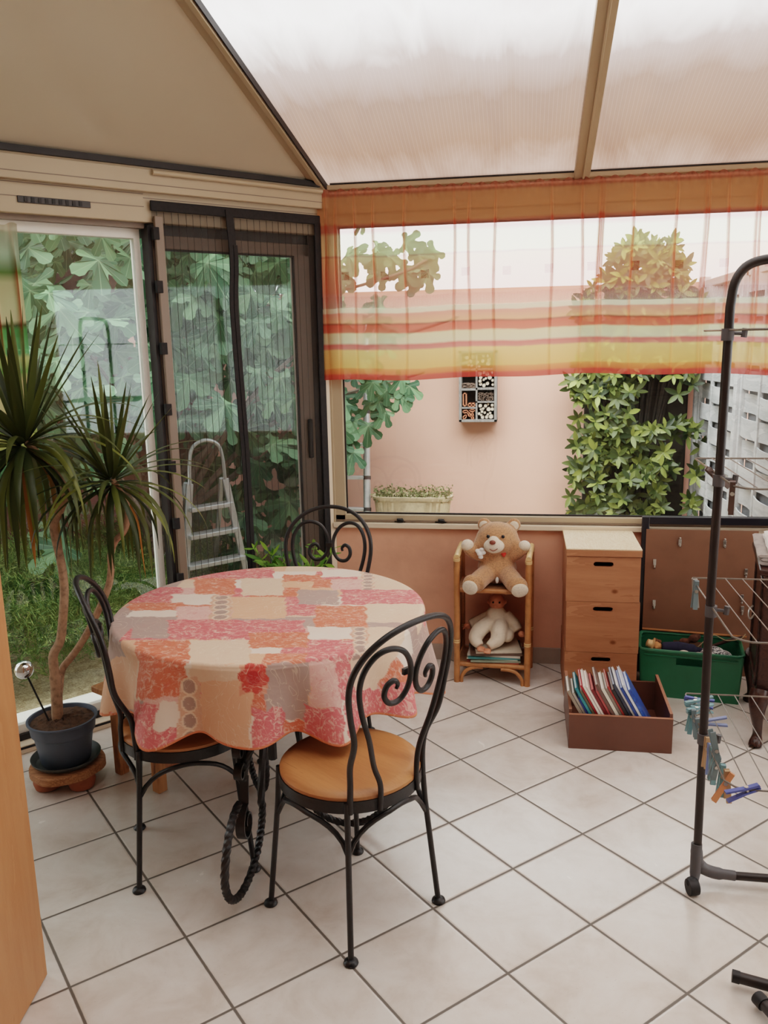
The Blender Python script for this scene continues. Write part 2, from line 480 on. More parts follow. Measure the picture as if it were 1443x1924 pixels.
MAT['yellow_leaf'] = m_leaf('withered_leaf', (150, 112, 44), (160, 92, 46), rough=.6, trans=.2)
MAT['fig'] = m_leaf('fig_leaf', (46, 82, 56), (124, 160, 120), vein=(176, 200, 160), rough=.45, trans=.25)
MAT['bark'] = simple('grey_bark', (110, 98, 86), .9, var=.25, scale=20, bump=.6)
MAT['laurel'] = m_leaf('laurel_leaf', (36, 50, 26), (150, 160, 84), rough=.35, trans=.25)
MAT['rosemary'] = m_leaf('rosemary_needle', (50, 84, 42), (156, 172, 100), rough=.7, trans=.2)
MAT['indoor_leaf'] = m_leaf('indoor_leaf', (70, 120, 40), (150, 186, 70), rough=.45, trans=.3)
MAT['planter'] = simple('stone_planter', (196, 178, 148), .9, var=.15, scale=14, bump=.5)
MAT['thyme'] = m_leaf('small_herb', (92, 96, 62), (150, 150, 104), rough=.7, trans=.2)
MAT['fence'] = wood('grey_white_fence', (208, 208, 208), (176, 178, 180), 'Y', .8, 4, 5)
MAT['weathered'] = wood('weathered_wood', (150, 146, 142), (110, 104, 100), 'Z', .85, 10, 8)
MAT['brick'] = simple('clay_brick', (196, 122, 92), .9, var=.12, scale=30)
MAT['log_end'] = simple('log_end', (206, 192, 172), .9, var=.2, scale=50)
MAT['twig'] = simple('twig', (120, 100, 88), .9, var=.3, scale=50)
MAT['hotel_dark'] = simple('hotel_back', (40, 34, 32), .9, var=.2)
MAT['page'] = simple('book_page', (228, 222, 212), .8, var=.05, scale=80)
MAT['print_cloth'] = None
# ------------------------------------------------------------------ the room
def struct(name, mb, mat, parent=None, **kw):
    o = mb.build(name, mat, parent, **kw)
    if parent is None: o['kind'] = 'structure'
    return o

LA = R(229)
LU = Vector((math.cos(LA), math.sin(LA), 0)); LN = Vector((LU.y, -LU.x, 0))      # along the left wall, and outwards
def Lp(s, off, z): return LU*s + LN*off + Vector((0, 0, z))
def lbox(mb, s0, s1, o0, o1, z0, z1):
    return mb.obox(Lp((s0+s1)/2, (o0+o1)/2, (z0+z1)/2), LU*(s1-s0)/2, LN*(o1-o0)/2, Vector((0, 0, (z1-z0)/2)))

XR, YB = 4.2, -3.25          # right end of the room, plane of the house wall
fl = MB(); fl.add([(-2.6, 0.16, 0), (-2.6, -5.4, 0), (XR, -5.4, 0), (XR, 0.2, 0), (-.0, .2, 0)], [(0, 1, 2, 3, 4)])
# keep the floor inside the left wall
fl = MB(); fl.add([Lp(0, .06, 0), Lp(3.6, .06, 0), (-2.4, -5.4, 0), (XR, -5.4, 0), (XR, .1, 0), (0, .1, 0)], [(0, 1, 2, 3, 4, 5)])
struct('floor', fl, MAT['tiles'], smooth=False)

# back wall: plastered parapet, sill, baseboard
struct('wall_back', MB().box(0, 0, 0, XR, .2, .70), MAT['salmon'], smooth=False)
struct('trim_1', MB().box(-.01, -.028, .703, XR, .06, .73), MAT['alu_light'], bevel=.004)
struct('baseboard_back', MB().box(.02, -.010, 0, XR, 0, .085), MAT['base_tile'], bevel=.002)

# long window above the parapet
w = thing('window_1', None, None, (2.1, .03, .73)); w['kind'] = 'structure'
fr = MB()
fr.box(-.045, .0, .73, XR, .065, .768)                 # bottom rail
fr.box(-.045, .0, .73, .052, .065, 2.19)               # left jamb
fr.box(-.045, .0, 2.185, XR, .065, 2.25)               # top rail
fr.box(3.1, .0, .768, 3.18, .065, 2.185)
fr.box(XR-.08, .0, .768, XR, .065, 2.185)
fr.build('window_frame', MAT['alu'], w, bevel=.003)
MB().box(-.02, -.006, .733, XR, .0, .742).build('frame_groove', MAT['alu_brown'], w)
st = MB()
for a in ((.052, .028, .768, 3.1, .036, .776), (.052, .028, .768, .059, .036, 2.185), (.052, .028, 2.178, 3.1, .036, 2.185)): st.box(*a)
st.build('glazing_seal', MAT['gasket'], w)
MB().box(.056, .034, .772, XR-.08, .038, 2.182).build('pane', MAT['glass'], w, smooth=False)
for x in (.335, .545):
    c = MB().box(x-.03, -.006, .733, x+.028, .0, .738).box(x-.014, -.014, .733, x+.016, -.004, .752)
    c.tube([(x-.01, -.012, .748), (x+.02, -.018, .744)], .005, 6)
    c.build('catch', MAT['rubber'], w)

# corner post, header over the window, eave beam, gaskets
cp = MB(); cp.add([(-.05, -.005, .73), (.0, -.012, .73), (.01, .08, .73), (-.06, .09, .73)] + [(-.05, -.005, 2.37), (.0, -.012, 2.37), (.01, .08, 2.37), (-.06, .09, 2.37)],
       [(0, 1, 5, 4), (1, 2, 6, 5), (2, 3, 7, 6), (3, 0, 4, 7), (4, 5, 6, 7), (3, 2, 1, 0)])
cp.box(-.075, .004, 0, -.0, .09, .73)
struct('trim_2', cp, MAT['alu'], smooth=False)
hb = MB().box(-.02, -.008, 2.24, XR, .09, 2.352).box(.0, -.03, 2.348, XR, .09, 2.372)
struct('trim_3', hb, MAT['alu'], bevel=.004)
SL = .302
def roofz(y): return 2.37 - SL*y
g = MB()
for x0, x1 in ((.03, 1.163), (1.232, XR)):
    g.box(x0, -.03, 2.372, x1, .03, 2.392)
struct('trim_4', g, MAT['gasket'])

# left wall: header with grooves, gasket, frame of the sliding door
hl = MB(); lbox(hl, 0, 3.3, .0, .12, 2.145, 2.352); lbox(hl, 0, 3.3, -.03, .12, 2.262, 2.352)
struct('wall_left', hl, MAT['alu'], bevel=.004)
gl = MB()
for z in (2.205, 2.255): lbox(gl, .93, 3.3, -.002, .002, z, z+.003)
lbox(gl, .05, .93, -.002, .002, 2.24, 2.243); lbox(gl, .0, 3.3, -.032, -.028, 2.29, 2.293)
struct('trim_5', gl, MAT['alu_brown'])
gk = MB(); lbox(gk, .06, 3.4, -.045, .03, 2.357, 2.381)
struct('trim_6', gk, MAT['gasket'])
cd = MB(); cd.tube([Lp(.9, -.040, 2.338), Lp(.05, -.040, 2.338)], .011, 10)
struct('trim_7', cd, MAT['alu'])
ev = MB(); lbox(ev, 0, 3.4, -.028, .1, 2.345, 2.36)
struct('trim_8', ev, MAT['alu'])

d1 = thing('door_1', None, None, Lp(1.2, .06, 0)); d1['kind'] = 'structure'
f = MB()
lbox(f, 0, .05, 0, .1, 0, 2.15); lbox(f, 3.1, 3.3, 0, .1, 0, 2.15)
lbox(f, 0, 3.3, -.002, .14, 0, .035)
f.build('door_frame', MAT['alu_light'], d1, bevel=.003)
f = MB(); lbox(f, .05, 3.1, .05, .075, .035, .062); lbox(f, .05, 3.1, -.004, .02, .02, .03)
f.build('track', MAT['gasket'], d1)
# right sliding leaf, in the shade behind the net
a = MB()
lbox(a, .095, .182, .02, .06, .035, 2.10); lbox(a, .86, .905, .02, .06, .035, 2.10)
lbox(a, .095, .905, .02, .06, 2.045, 2.10); lbox(a, .095, .905, .02, .06, .035, .12)
rl = a.build('sliding_leaf', MAT['alu_brown'], d1, bevel=.003)
a = MB(); lbox(a, .05, .92, .04, .09, 2.09, 2.15); lbox(a, .05, .095, .03, .09, .03, 2.15); a.build('reveal', MAT['grey_dark'], d1)
a = MB()
for s0, s1, z0, z1 in ((.182, .19, .12, 2.045), (.852, .86, .12, 2.045), (.182, .86, .12, .128), (.182, .86, 2.037, 2.045)): lbox(a, s0, s1, .018, .03, z0, z1)
a.build('leaf_seal', MAT['gasket'], rl)
a = MB(); lbox(a, .186, .196, .032, .036, .125, 2.04); a.build('bright_edge', MAT['white_frame'], rl)
a = MB(); lbox(a, .186, .856, .036, .042, .124, 2.04); a.build('leaf_pane', MAT['door_glass'], rl, smooth=False)
a = MB(); lbox(a, .122, .143, -.002, .02, 1.075, 1.27); a.build('handle', MAT['rubber'], rl, bevel=.006)
# left leaf
a = MB()
lbox(a, .928, .957, .065, .105, .035, 2.12); lbox(a, 2.0, 2.06, .065, .105, .035, 2.12)
lbox(a, .928, 2.06, .065, .105, 2.085, 2.13); lbox(a, .928, 2.06, .065, .105, .035, .10)
ll = a.build('fixed_leaf', MAT['white_frame'], d1, bevel=.003)
a = MB(); lbox(a, .92, 3.1, .03, .1, 2.125, 2.15); a.build('head_rail', MAT['alu_brown'], d1)
a = MB(); lbox(a, .95, 2.01, .083, .088, .09, 2.085); a.build('leaf_pane', MAT['door_glass'], ll, smooth=False)
a = MB(); lbox(a, 2.06, 3.1, .083, .088, .09, 2.13); a.build('side_pane', MAT['door_glass'], d1, smooth=False)
a = MB(); lbox(a, .905, .922, .0, .062, .035, 2.13); a.build('meeting_seal', MAT['gasket'], d1)

# outside doorstep of white tiles
a = MB(); lbox(a, .0, 3.3, .14, .40, -.12, .012)
struct('trim_9', a, MAT['white_frame'], bevel=.003)

# ventilation grille on the header
v = thing('air_vent', 'small black slotted air vent on the cream header above the door', 'vent', Lp(1.294, 0, 2.184))
a = MB(); lbox(a, 1.155, 1.434, -.006, .0, 2.183, 2.208); a.build('plate', MAT['grey_dark'], v, bevel=.002)
a = MB()
for i in range(9): lbox(a, 1.19+i*.026, 1.202+i*.026, -.009, -.005, 2.187, 2.204)
a.build('slot', MAT['gasket'], v)

# mosquito net door on the right leaf
nt = thing('mosquito_net', 'pleated dark mosquito net with black velcro border hung over the sliding door', 'mosquito net', Lp(.48, -.01, .04))
a = MB(); uo = []
nr = 2
for s0, s1, pp in ((.085, .53, 0), (.545, .905, 1)):
    rows = [[Lp(s0+(s1-s0)*i/24, -.012 + .003*math.sin(i*1.3), z) for i in range(25)] for z in (.05, 1.1, 2.19)]
    m = MB(); m.grid(rows)
    o = m.build('net_panel', MAT['net'], nt, world=True)
    # local x along the wall so the pleats run vertically
    o.rotation_euler = (0, 0, LA); inv = Matrix.Rotation(-LA, 4, 'Z')
    o.data.transform(inv)
a = MB(); lbox(a, .05, .91, -.022, -.014, 2.19, 2.232); a.build('top_band', MAT['strap'], nt, bevel=.004)
a = MB(); lbox(a, .048, .086, -.022, -.014, .04, 2.2); a.build('side_band', MAT['strap'], nt, bevel=.004)
zc = spline([Lp(.545, -.024, 2.22), Lp(.535, -.024, 2.0), Lp(.549, -.026, 1.8), Lp(.538, -.024, 1.4), Lp(.531, -.024, 1.1), Lp(.53, -.024, .6), Lp(.53, -.024, .05)], 6)
MB().strip(zc, LU*.036, .006).build('centre_band', MAT['strap'], nt)
zc2 = [p + LU*-.012 + LN*-.004 for p in zc[4:]]
MB().strip(zc2, LU*.02, .005).build('magnet_band', MAT['strap'], nt)
a = MB(); lbox(a, .862, .90, -.03, -.012, .04, 2.17); a.build('side_post', MAT['alu_brown'], nt, bevel=.003)
for z in (2.10, 1.885, 1.63, 1.37, 1.12, .865, .61, .36):
    a = MB(); lbox(a, .885, .912, -.036, -.012, z-.025, z+.025); a.build('clip', MAT['strap'], nt, bevel=.002)

# roof: translucent slope behind, opaque slope on the left, rafters
HX = -.103
ro = MB()
hipx = lambda y: HX*(-y)
ro.add([(0, .12, roofz(.12)), (XR, .12, roofz(.12)), (XR, YB, roofz(YB)), (hipx(YB), YB, roofz(YB))], [(0, 1, 2, 3)])
ro.add([(0, .12, roofz(.12)+.016), (XR, .12, roofz(.12)+.016), (XR, YB, roofz(YB)+.016), (hipx(YB), YB, roofz(YB)+.016)], [(3, 2, 1, 0)])
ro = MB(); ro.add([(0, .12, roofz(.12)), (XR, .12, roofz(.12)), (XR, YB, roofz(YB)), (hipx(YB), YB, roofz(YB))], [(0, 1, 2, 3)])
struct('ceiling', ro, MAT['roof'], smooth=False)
h = Vector((HX, -1, SL)); e = LU
pl = MB()
def lp(a_, b_): return e*a_ + h*b_ + Vector((0, 0, 2.372))
pl.add([lp(0, 0), lp(4.6, 0), lp(4.6, 3.25), lp(0, 3.25)], [(0, 1, 2, 3)])
struct('ceiling_left', pl, MAT['panel'], smooth=False)
# hip rafter
rf = MB()
nl = e.cross(h).normalized();
if nl.z < 0: nl = -nl
side = h.cross(Vector((0, 0, 1))).normalized()
def rafter(mb, p, d, length, w_, dep, s_):
    c = p + d*length/2; up = s_.cross(d.normalized()).normalized()
    if up.z < 0: up = -up
    mb.obox(c - up*dep/2, d*length/2, s_*w_/2, up*dep/2)
rafter(rf, Vector((-.018, 0, 2.372)), h, 3.4, .062, .022, side)
rafter(rf, Vector((-.002, 0, 2.372)), h, 3.4, .022, .034, side)
struct('trim_10', rf, MAT['alu'], bevel=.002)
rg = MB(); rafter(rg, Vector((.016, 0, 2.372)), h, 3.4, .006, .028, side)
struct('trim_11', rg, MAT['gasket'])
for i, x in enumerate((1.197, 2.40, 3.6)):
    rr = MB(); rafter(rr, Vector((x, .03, roofz(.03)+.004)), Vector((0, -1, SL)), 3.3, .068, .04, Vector((1, 0, 0)))
    rafter(rr, Vector((x+.006, .03, roofz(.03)+.004)), Vector((0, -1, SL)), 3.3, .010, .048, Vector((1, 0, 0)))
    struct('trim_%d' % (12+i), rr, MAT['alu'], bevel=.002)

# the house behind the camera, right end wall
hw = MB(); hw.box(-3.6, YB-.2, 0, -.36, YB, 4.6); hw.box(-.36, YB-.2, 2.25, XR, YB, 4.6); hw.box(2.6, YB-.2, 0, XR, YB, 2.25)
struct('wall_house', hw, MAT['white_wall'], smooth=False)
hr = MB(); hr.box(-3.0, -5.5, 0, XR, -5.4, 2.6); hr.box(-3.1, -5.5, 0, -3.0, YB-.2, 2.6); hr.box(XR, -5.5, 0, XR+.1, YB-.2, 2.6); hr.box(-3, -5.5, 2.6, XR, YB-.2, 2.7)
struct('wall_room', hr, MAT['white_wall'], smooth=False)
rw = MB(); rw.box(XR, YB, 0, XR+.1, .2, .75); rw.box(XR, YB, 2.2, XR+.1, .2, 3.4); rw.box(XR, -.1, .75, XR+.1, .2, 2.2); rw.box(XR, YB, .75, XR+.1, YB+.2, 2.2)
struct('wall_right', rw, MAT['salmon'], smooth=False)
rp = MB().box(XR+.04, YB+.2, .75, XR+.045, -.1, 2.2); struct('window_2', rp, MAT['glass'], smooth=False)
lw = MB(); lbox(lw, 3.3, 4.2, 0, .12, 0, 2.36); struct('wall_left_end', lw, MAT['white_wall'], smooth=False)

# orange wooden door leaf standing open at the left
dd = thing('door_2', None, None, (-.29, -2.8, .0)); dd['kind'] = 'structure'
ex = Vector((.023, -.16, 0)).normalized(); ey = Vector((-ex.y, ex.x, 0))
P0 = Vector((-.29, -2.373, 0))
a = MB(); a.obox(P0 + ex*.42 - ey*-.0 + Vector((0, 0, 1.02)) + (-ey if ey.x > 0 else ey)*.02, ex*.42, ey*.02, (0, 0, 1.015))
a.build('door_leaf', MAT['door_wood'], dd, bevel=.002)
# ------------------------------------------------------------------ the garden
def m_ground():
    n = NT('straw_ground'); p = n.pos()
    a = n.noise(14, 6, .7, p, .8); b = n.noise(90, 3, .6, n.mapped(p, (1, 3, 1)))
    f = n.math('ADD', n.math('MULTIPLY', a, .5), n.math('MULTIPLY', b, .5))
    c = n.ramp(f, [(.36, srgb(104, 88, 66)), (.5, srgb(156, 140, 108)), (.64, srgb(208, 194, 160))])
    return n.done(n.bsdf(c, .95, 0, .1, f, .8, .02))
MAT['ground'] = m_ground()
gr = MB(); gr.add([(-9, -6, -.12), (9, -6, -.12), (9, 8, -.12), (-9, 8, -.12)], [(0, 1, 2, 3)])
struct('ground', gr, MAT['ground'], smooth=False)
struct('wall_garden_back', MB().box(-3.2, 2.6, -.12, 5, 2.75, 2.02), MAT['garden_pink'], smooth=False)
sw = MB(); sw.obox(Lp(-.2, 3.05, .75), LU*4.2, LN*.05, (0, 0, .87))
struct('wall_garden_left', sw, MAT['slab'], smooth=False)
sj = MB()
for z in (.35, .82, 1.29): sj.obox(Lp(-.2, 2.995, z), LU*4.2, LN*.006, (0, 0, .008))
for s_ in (-2.4, -.6, 1.2): sj.obox(Lp(s_, 2.98, .75), LU*.05, LN*.03, (0, 0, .87))
struct('trim_15', sj, MAT['slab'], smooth=False)

# --- leaves
def fig_leaf():
    """five-lobed outline, petiole at the origin, tip along +y; returns verts, faces, vein flags"""
    pts = []; fl = []
    lobes = [(-112, .55), (-52, .86), (0, 1.0), (52, .86), (112, .55)]
    for i, (a, l) in enumerate(lobes):
        wdt = 17.5 if abs(a) < 100 else 20
        for da, k, v in ((-wdt*.95, .60, 0), (-wdt, .80, 0), (-wdt*.70, .94, 0), (-wdt*.3, .97, 0), (0, 1.0, 1), (wdt*.3, .975, 0), (wdt*.70, .93, 0), (wdt, .80, 0), (wdt*.95, .60, 0)):
            pts.append((a+da, l*k)); fl.append(v)
        if i < 4:
            pts.append(((a+lobes[i+1][0])/2, .44 if i in (1, 2) else .38)); fl.append(0)
    vs = [(0, .06, 0)]; vein = [1]
    for (a, r_), v in zip(pts, fl):
        x, y = r_*math.sin(R(a)), r_*math.cos(R(a))
        vs.append((x*.95, y+.06, -.22*r_*r_ + .05*abs(x)*(1 if v == 0 else 0))); vein.append(v)
    n = len(pts)
    vs.append((0, -.08, 0)); vein.append(0)
    fs = [(0, i+2, i+1) for i in range(n-1)] + [(0, 1, n+1), (0, n+1, n)]
    return vs, fs, vein

def scatter(mb, vcol, proto, mat4):
    vs, fs, vein = proto
    mb.add([mat4 @ Vector(p) for p in vs], fs)
    vcol += [(v, v, v) for v in vein]

def leaf_matrix(p, facing, droop, roll, size):
    """tip direction hangs down by droop, blade faces `facing`"""
    fz = Vector(facing).normalized()
    dn = Vector((0, 0, -1)); t = (dn - dn.dot(fz)*fz)
    if t.length < 1e-3: t = Vector((1, 0, 0))
    t.normalize(); t = Matrix.Rotation(roll, 3, fz) @ t
    t = (Matrix.Rotation(droop, 3, t.cross(fz)) @ t).normalized()
    x = t.cross(fz).normalized(); z = x.cross(t)
    m = Matrix((x, t, z)).transposed().to_4x4()
    return Matrix.Translation(p) @ m @ Matrix.Scale(size, 4)

CAM = Vector((.945, -4.144, 1.65))
FL = fig_leaf()
fig = thing('fig_tree', 'large fig tree with big lobed leaves filling the view beyond the sliding door', 'tree', Lp(.2, 1.9, -.12))
mb = MB(); vc = []
rnd = random.Random(11)
def fig_ok(s_, o_, z): return True
N = 0
while N < 1250:
    s_ = rnd.uniform(-2.2, 2.3); o_ = .75 + 1.9*rnd.random()**.7; z = rnd.uniform(.15, 3.1)
    dens = .22 + .78*min(1, max(0, (z-.7)/.8))
    if s_ > .9 and z < .55: dens = .02
    if -.4 < s_ < .6 and z < 1.16 and o_ < 1.95: dens *= .04      # leave the step ladder free
    if z < .8: dens *= (.9 if s_ < -.3 else .45)
    if rnd.random() > dens: continue
    p = Lp(s_, o_, z)
    if p.y > 1.1 and p.x > -.55: continue
    if p.y > 2.45: continue
    toc = (CAM - p).normalized()
    face = toc*rnd.uniform(.3, 1) + Vector((rnd.uniform(-.6, .6), rnd.uniform(-.6, .6), rnd.uniform(.1, 1.0)))
    scatter(mb, vc, FL, leaf_matrix(p, face, rnd.uniform(-.5, .3), rnd.uniform(-1.1, 1.1), rnd.uniform(.12, .24)))
    N += 1
for k in range(95):
    s_ = rnd.uniform(-2.0, -.35); o_ = rnd.uniform(1.7, 2.6); z = rnd.uniform(.0, 1.0)
    p = Lp(s_, o_, z)
    if p.y > 2.45 or (p.y > 1.1 and p.x > -.6): continue
    scatter(mb, vc, FL, leaf_matrix(p, (CAM - p).normalized()*.7 + Vector((rnd.uniform(-.6, .6), rnd.uniform(-.6, .6), rnd.uniform(.1, .9))), rnd.uniform(-.5, .3), rnd.uniform(-1.1, 1.1), rnd.uniform(.13, .23)))
# branches reaching past the corner, in front of the pink wall
for k in range(46):
    t = rnd.random()
    p = Vector((-.52 + rnd.uniform(-.1, .45)*(1 if k % 2 else .6), 1.75 + rnd.uniform(-.3, .3), rnd.uniform(.85, 1.55)))
    if p.x > -.2 and p.z < 1.15: continue
    face = (CAM-p).normalized()*.8 + Vector((rnd.uniform(-.5, .5), 0, rnd.uniform(0, .9)))
    scatter(mb, vc, FL, leaf_matrix(p, face, rnd.uniform(-.3, .3), rnd.uniform(-1.0, 1.0), rnd.uniform(.11, .19)))
for k in range(60):
    p = Vector((rnd.uniform(-.75, .0), 1.8 + rnd.uniform(-.3, .3), rnd.uniform(1.5, 2.75)))
    if p.x > -.35 and rnd.random() < .5: continue
    scatter(mb, vc, FL, leaf_matrix(p, (CAM-p).normalized()*.7 + Vector((rnd.uniform(-.6, .6), 0, rnd.uniform(-.2, .9))), rnd.uniform(-.3, .3), rnd.uniform(-1.4, 1.4), rnd.uniform(.12, .2)))
for q in ((.0, 1.8, 1.30), (.08, 1.8, 1.26), (.15, 1.82, 1.33), (-.08, 1.8, 1.22), (-.02, 1.8, 1.14), (-.15, 1.8, 1.05), (.1, 1.8, 1.38), (-.1, 1.75, 1.36), (.02, 1.85, 2.22), (.13, 1.85, 2.30), (.22, 1.85, 2.22), (.10, 1.85, 2.12), (.3, 1.85, 2.1), (.2, 1.88, 2.06), (-.02, 1.85, 2.1), (.33, 1.88, 2.24)):
    p = Vector(q); scatter(mb, vc, FL, leaf_matrix(p, (CAM-p).normalized() + Vector((rnd.uniform(-.3, .3), 0, .2)), 0, rnd.uniform(-1.6, 1.6), rnd.uniform(.13, .17)))
mb.build('foliage', MAT['fig'], fig, vcol=vc, angle=60)
tr = MB()
base = Lp(.2, 1.9, -.12)
tr.tube(spline([base, base+Vector((.05, .05, .5)), base+Vector((-.02, .1, 1.0)), base+Vector((.1, .05, 1.6))]), .05, 10)
for k in range(16):
    s1 = rnd.uniform(-2.0, 2.2); o1 = rnd.uniform(1.0, 2.3); z1 = rnd.uniform(.9, 2.6)
    q = Lp(s1, o1, z1); st_ = base + Vector((rnd.uniform(-.05, .05), 0, rnd.uniform(.2, 1.0)))
    tr.tube(spline([st_, (st_+q)/2 + Vector((rnd.uniform(-.2, .2), rnd.uniform(-.2, .2), rnd.uniform(.0, .3))), q], 6), [.026-.0014*i for i in range(13)], 6)
tr.tube(spline([Vector((-.9, 1.9, 1.9)), Vector((-.3, 1.85, 2.0)), Vector((.1, 1.85, 2.1)), Vector((.28, 1.85, 2.18))], 6), .010, 6)
tr.build('trunk', MAT['bark'], fig)

# dark shrubs behind the fig, against the slab wall
def bush(name, label, center, size, n, leaf, lmat, seed, core=True, grp=None):
    r_ = random.Random(seed); t = thing(name, label, 'shrub', (center[0], center[1], -.12), group=grp)
    m = MB(); vcc = []
    for i in range(n):
        while True:
            d = Vector((r_.gauss(0, 1), r_.gauss(0, 1), r_.gauss(0, 1)))
            if d.length > .1: break
        d.normalize(); rr = r_.uniform(.55, 1.0)
        p = Vector(center) + Vector((d.x*size[0]*rr, d.y*size[1]*rr, d.z*size[2]*rr))
        scatter(m, vcc, leaf[0], leaf_matrix(p, d + Vector((0, -.3, .5)), r_.uniform(-.8, .2), r_.uniform(-1.5, 1.5), r_.uniform(*leaf[1])))
    m.build('foliage', lmat, t, vcol=vcc)
    return t

def lance(w_, seg=4):
    vs = []; fs = []
    for i in range(seg+1):
        t = i/seg; ww = w_*math.sin(PI*(.06+.88*t))
        vs += [(-ww, t, -.12*t*t+.06*ww), (0, t, -.12*t*t - .02), (ww, t, -.12*t*t+.06*ww)]
    for i in range(seg):
        b = i*3; fs += [(b, b+1, b+4, b+3), (b+1, b+2, b+5, b+4)]
    return vs, fs, [0]*len(vs)
LAUREL = lance(.19); NEEDLE = lance(.05, 2)

# clipped laurel against the pink wall
lt = thing('laurel_bush', 'tall glossy green laurel bush standing against the pink garden wall', 'shrub', (1.78, 2.3, -.12))
mb = MB(); vc = []; rnd = random.Random(5)
for k in range(520):
    z = rnd.uniform(-.05, 2.3)
    half = .47 if z < 1.85 else max(.03, .47*(2.5-z)/.65)
    cx = 1.79 + rnd.uniform(-1, 1)*half + .03*math.sin(z*9)
    yy = 2.45 - .3*rnd.random()**.5 * (1 - .4*abs(cx-1.79)/.5)
    hole = (cx > 1.75 and 1.02 < z < 1.34) or (cx > 2.0 and .2 < z < .9)
    if hole and rnd.random() < .82: continue
    nn = rnd.randint(5, 8); c0 = Vector((cx, yy, z)); ax = Vector((rnd.uniform(-.5, .5), -1, rnd.uniform(-.1, .8))).normalized()
    ph = rnd.random()*6
    for j in range(nn):
        a = ph + 2*PI*j/nn
        o1 = ax.orthogonal().normalized(); o2 = ax.cross(o1)
        t = (o1*math.cos(a) + o2*math.sin(a) + ax*rnd.uniform(.1, .8)).normalized()
        x = t.cross(ax).normalized(); zz = x.cross(t)
        m = Matrix((x, t, zz)).transposed().to_4x4()
        scatter(mb, vc, LAUREL, Matrix.Translation(c0) @ m @ Matrix.Scale(rnd.uniform(.065, .11), 4))
mb.build('foliage', MAT['laurel'], lt, vcol=vc)
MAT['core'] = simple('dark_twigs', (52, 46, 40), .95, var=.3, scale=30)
tk = MB()
for k in range(40):
    x = 1.79 + rnd.uniform(-.38, .38); tk.tube(spline([(1.79 + (x-1.79)*.3, 2.48, -.12), ((x+1.79)/2, 2.45, .8), (x, 2.46+rnd.uniform(-.1, .05), rnd.uniform(1.4, 2.1))], 4), .010, 5)
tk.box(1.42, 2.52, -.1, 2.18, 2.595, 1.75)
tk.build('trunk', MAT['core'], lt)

# rosemary-like ground shrubs at the left
rnd = random.Random(21)
def needle_bush(name, label, s0, o0, rx, ry, h_, n, mat_, seed):
    r_ = random.Random(seed); c = Lp(s0, o0, -.12); t = thing(name, label, 'shrub', c)
    m = MB(); vcc = []
    for k in range(n):
        a = r_.random()*2*PI; q = r_.random()**.5
        top = c + LU*(math.cos(a)*rx*q) + LN*(math.sin(a)*ry*q) + Vector((0, 0, h_*(1-.55*q*q)*r_.uniform(.25, 1)))
        d = Vector((r_.uniform(-1, 1), r_.uniform(-1, 1), r_.uniform(.1, 1.2))).normalized()
        L_ = r_.uniform(.10, .22)
        x = d.orthogonal().normalized()
        for j in range(9):
            pj = top + d*L_*j/9
            for sgn in (1, -1):
                dd = (d*.8 + (Matrix.Rotation(r_.random()*6, 3, d) @ x)*.8).normalized()
                xx = dd.orthogonal().normalized(); zz = xx.cross(dd)
                scatter(m, vcc, NEEDLE, Matrix.Translation(pj) @ Matrix((xx, dd, zz)).transposed().to_4x4() @ Matrix.Scale(r_.uniform(.03, .05), 4))
    m.build('foliage', mat_, t, vcol=vcc)
needle_bush('rosemary_shrub', 'low feathery green rosemary shrub on the straw-covered ground outside the door', 1.30, 1.45, .95, .66, .66, 3000, MAT['rosemary'], 3)
needle_bush('rosemary_shrub', 'sprawling needle-leaved shrub growing behind the foot of the step ladder', .25, 2.2, .8, .55, .5, 1300, MAT['rosemary'], 4)

# aluminium step ladder outside
def ladder_pt(s_, o_, z): return Lp(s_, o_, z)
sl = thing('step_ladder', 'aluminium step ladder with a hooped top standing among the fig leaves', 'ladder', Lp(.05, 1.5, -.12))
f1 = lambda t, side_: Vector((-1.235 + .02*t, .866+.03*t, -.12)) if 0 else None
A0, B0 = Vector((-1.245, .86, -.12)), Vector((-.90, 1.235, -.12))
A1, B1 = Vector((-1.175, .93, .76)), Vector((-1.005, 1.13, .76))
MB().bar(A0, A1, .045, .022, LN).build('front_rail', MAT['alu_metal'], sl, bevel=.003)
MB().bar(B0, B1, .045, .022, LN).build('front_rail', MAT['alu_metal'], sl, bevel=.003)
for z in (.03, .22, .42, .60):
    t = (z+.12)/.88; a_ = A0.lerp(A1, t); b_ = B0.lerp(B1, t)
    m = MB(); m.obox((a_+b_)/2 + Vector((0, 0, -.01)), (b_-a_)/2, LN*.05, (0, 0, .014))
    m.build('tread', MAT['alu_metal'], sl, bevel=.003)
for a_, b_ in ((A0, A1), (B0, B1)):
    q = a_ + LN*.55
    MB().bar(q, b_ + LN*.05, .03, .02, LN).build('rear_rail', MAT['alu_metal'], sl, bevel=.003)
hp = spline([B1 + Vector((0, 0, -.02)), B1.lerp(A1, .04) + Vector((0, 0, .14)), B1.lerp(A1, .16) + Vector((0, 0, .235)), B1.lerp(A1, .5) + Vector((0, 0, .27)), B1.lerp(A1, .84) + Vector((0, 0, .235)), B1.lerp(A1, .96) + Vector((0, 0, .14)), A1 + Vector((0, 0, -.02))], 6)
MB().tube(hp, .012, 8).build('hoop', MAT['alu_metal'], sl)

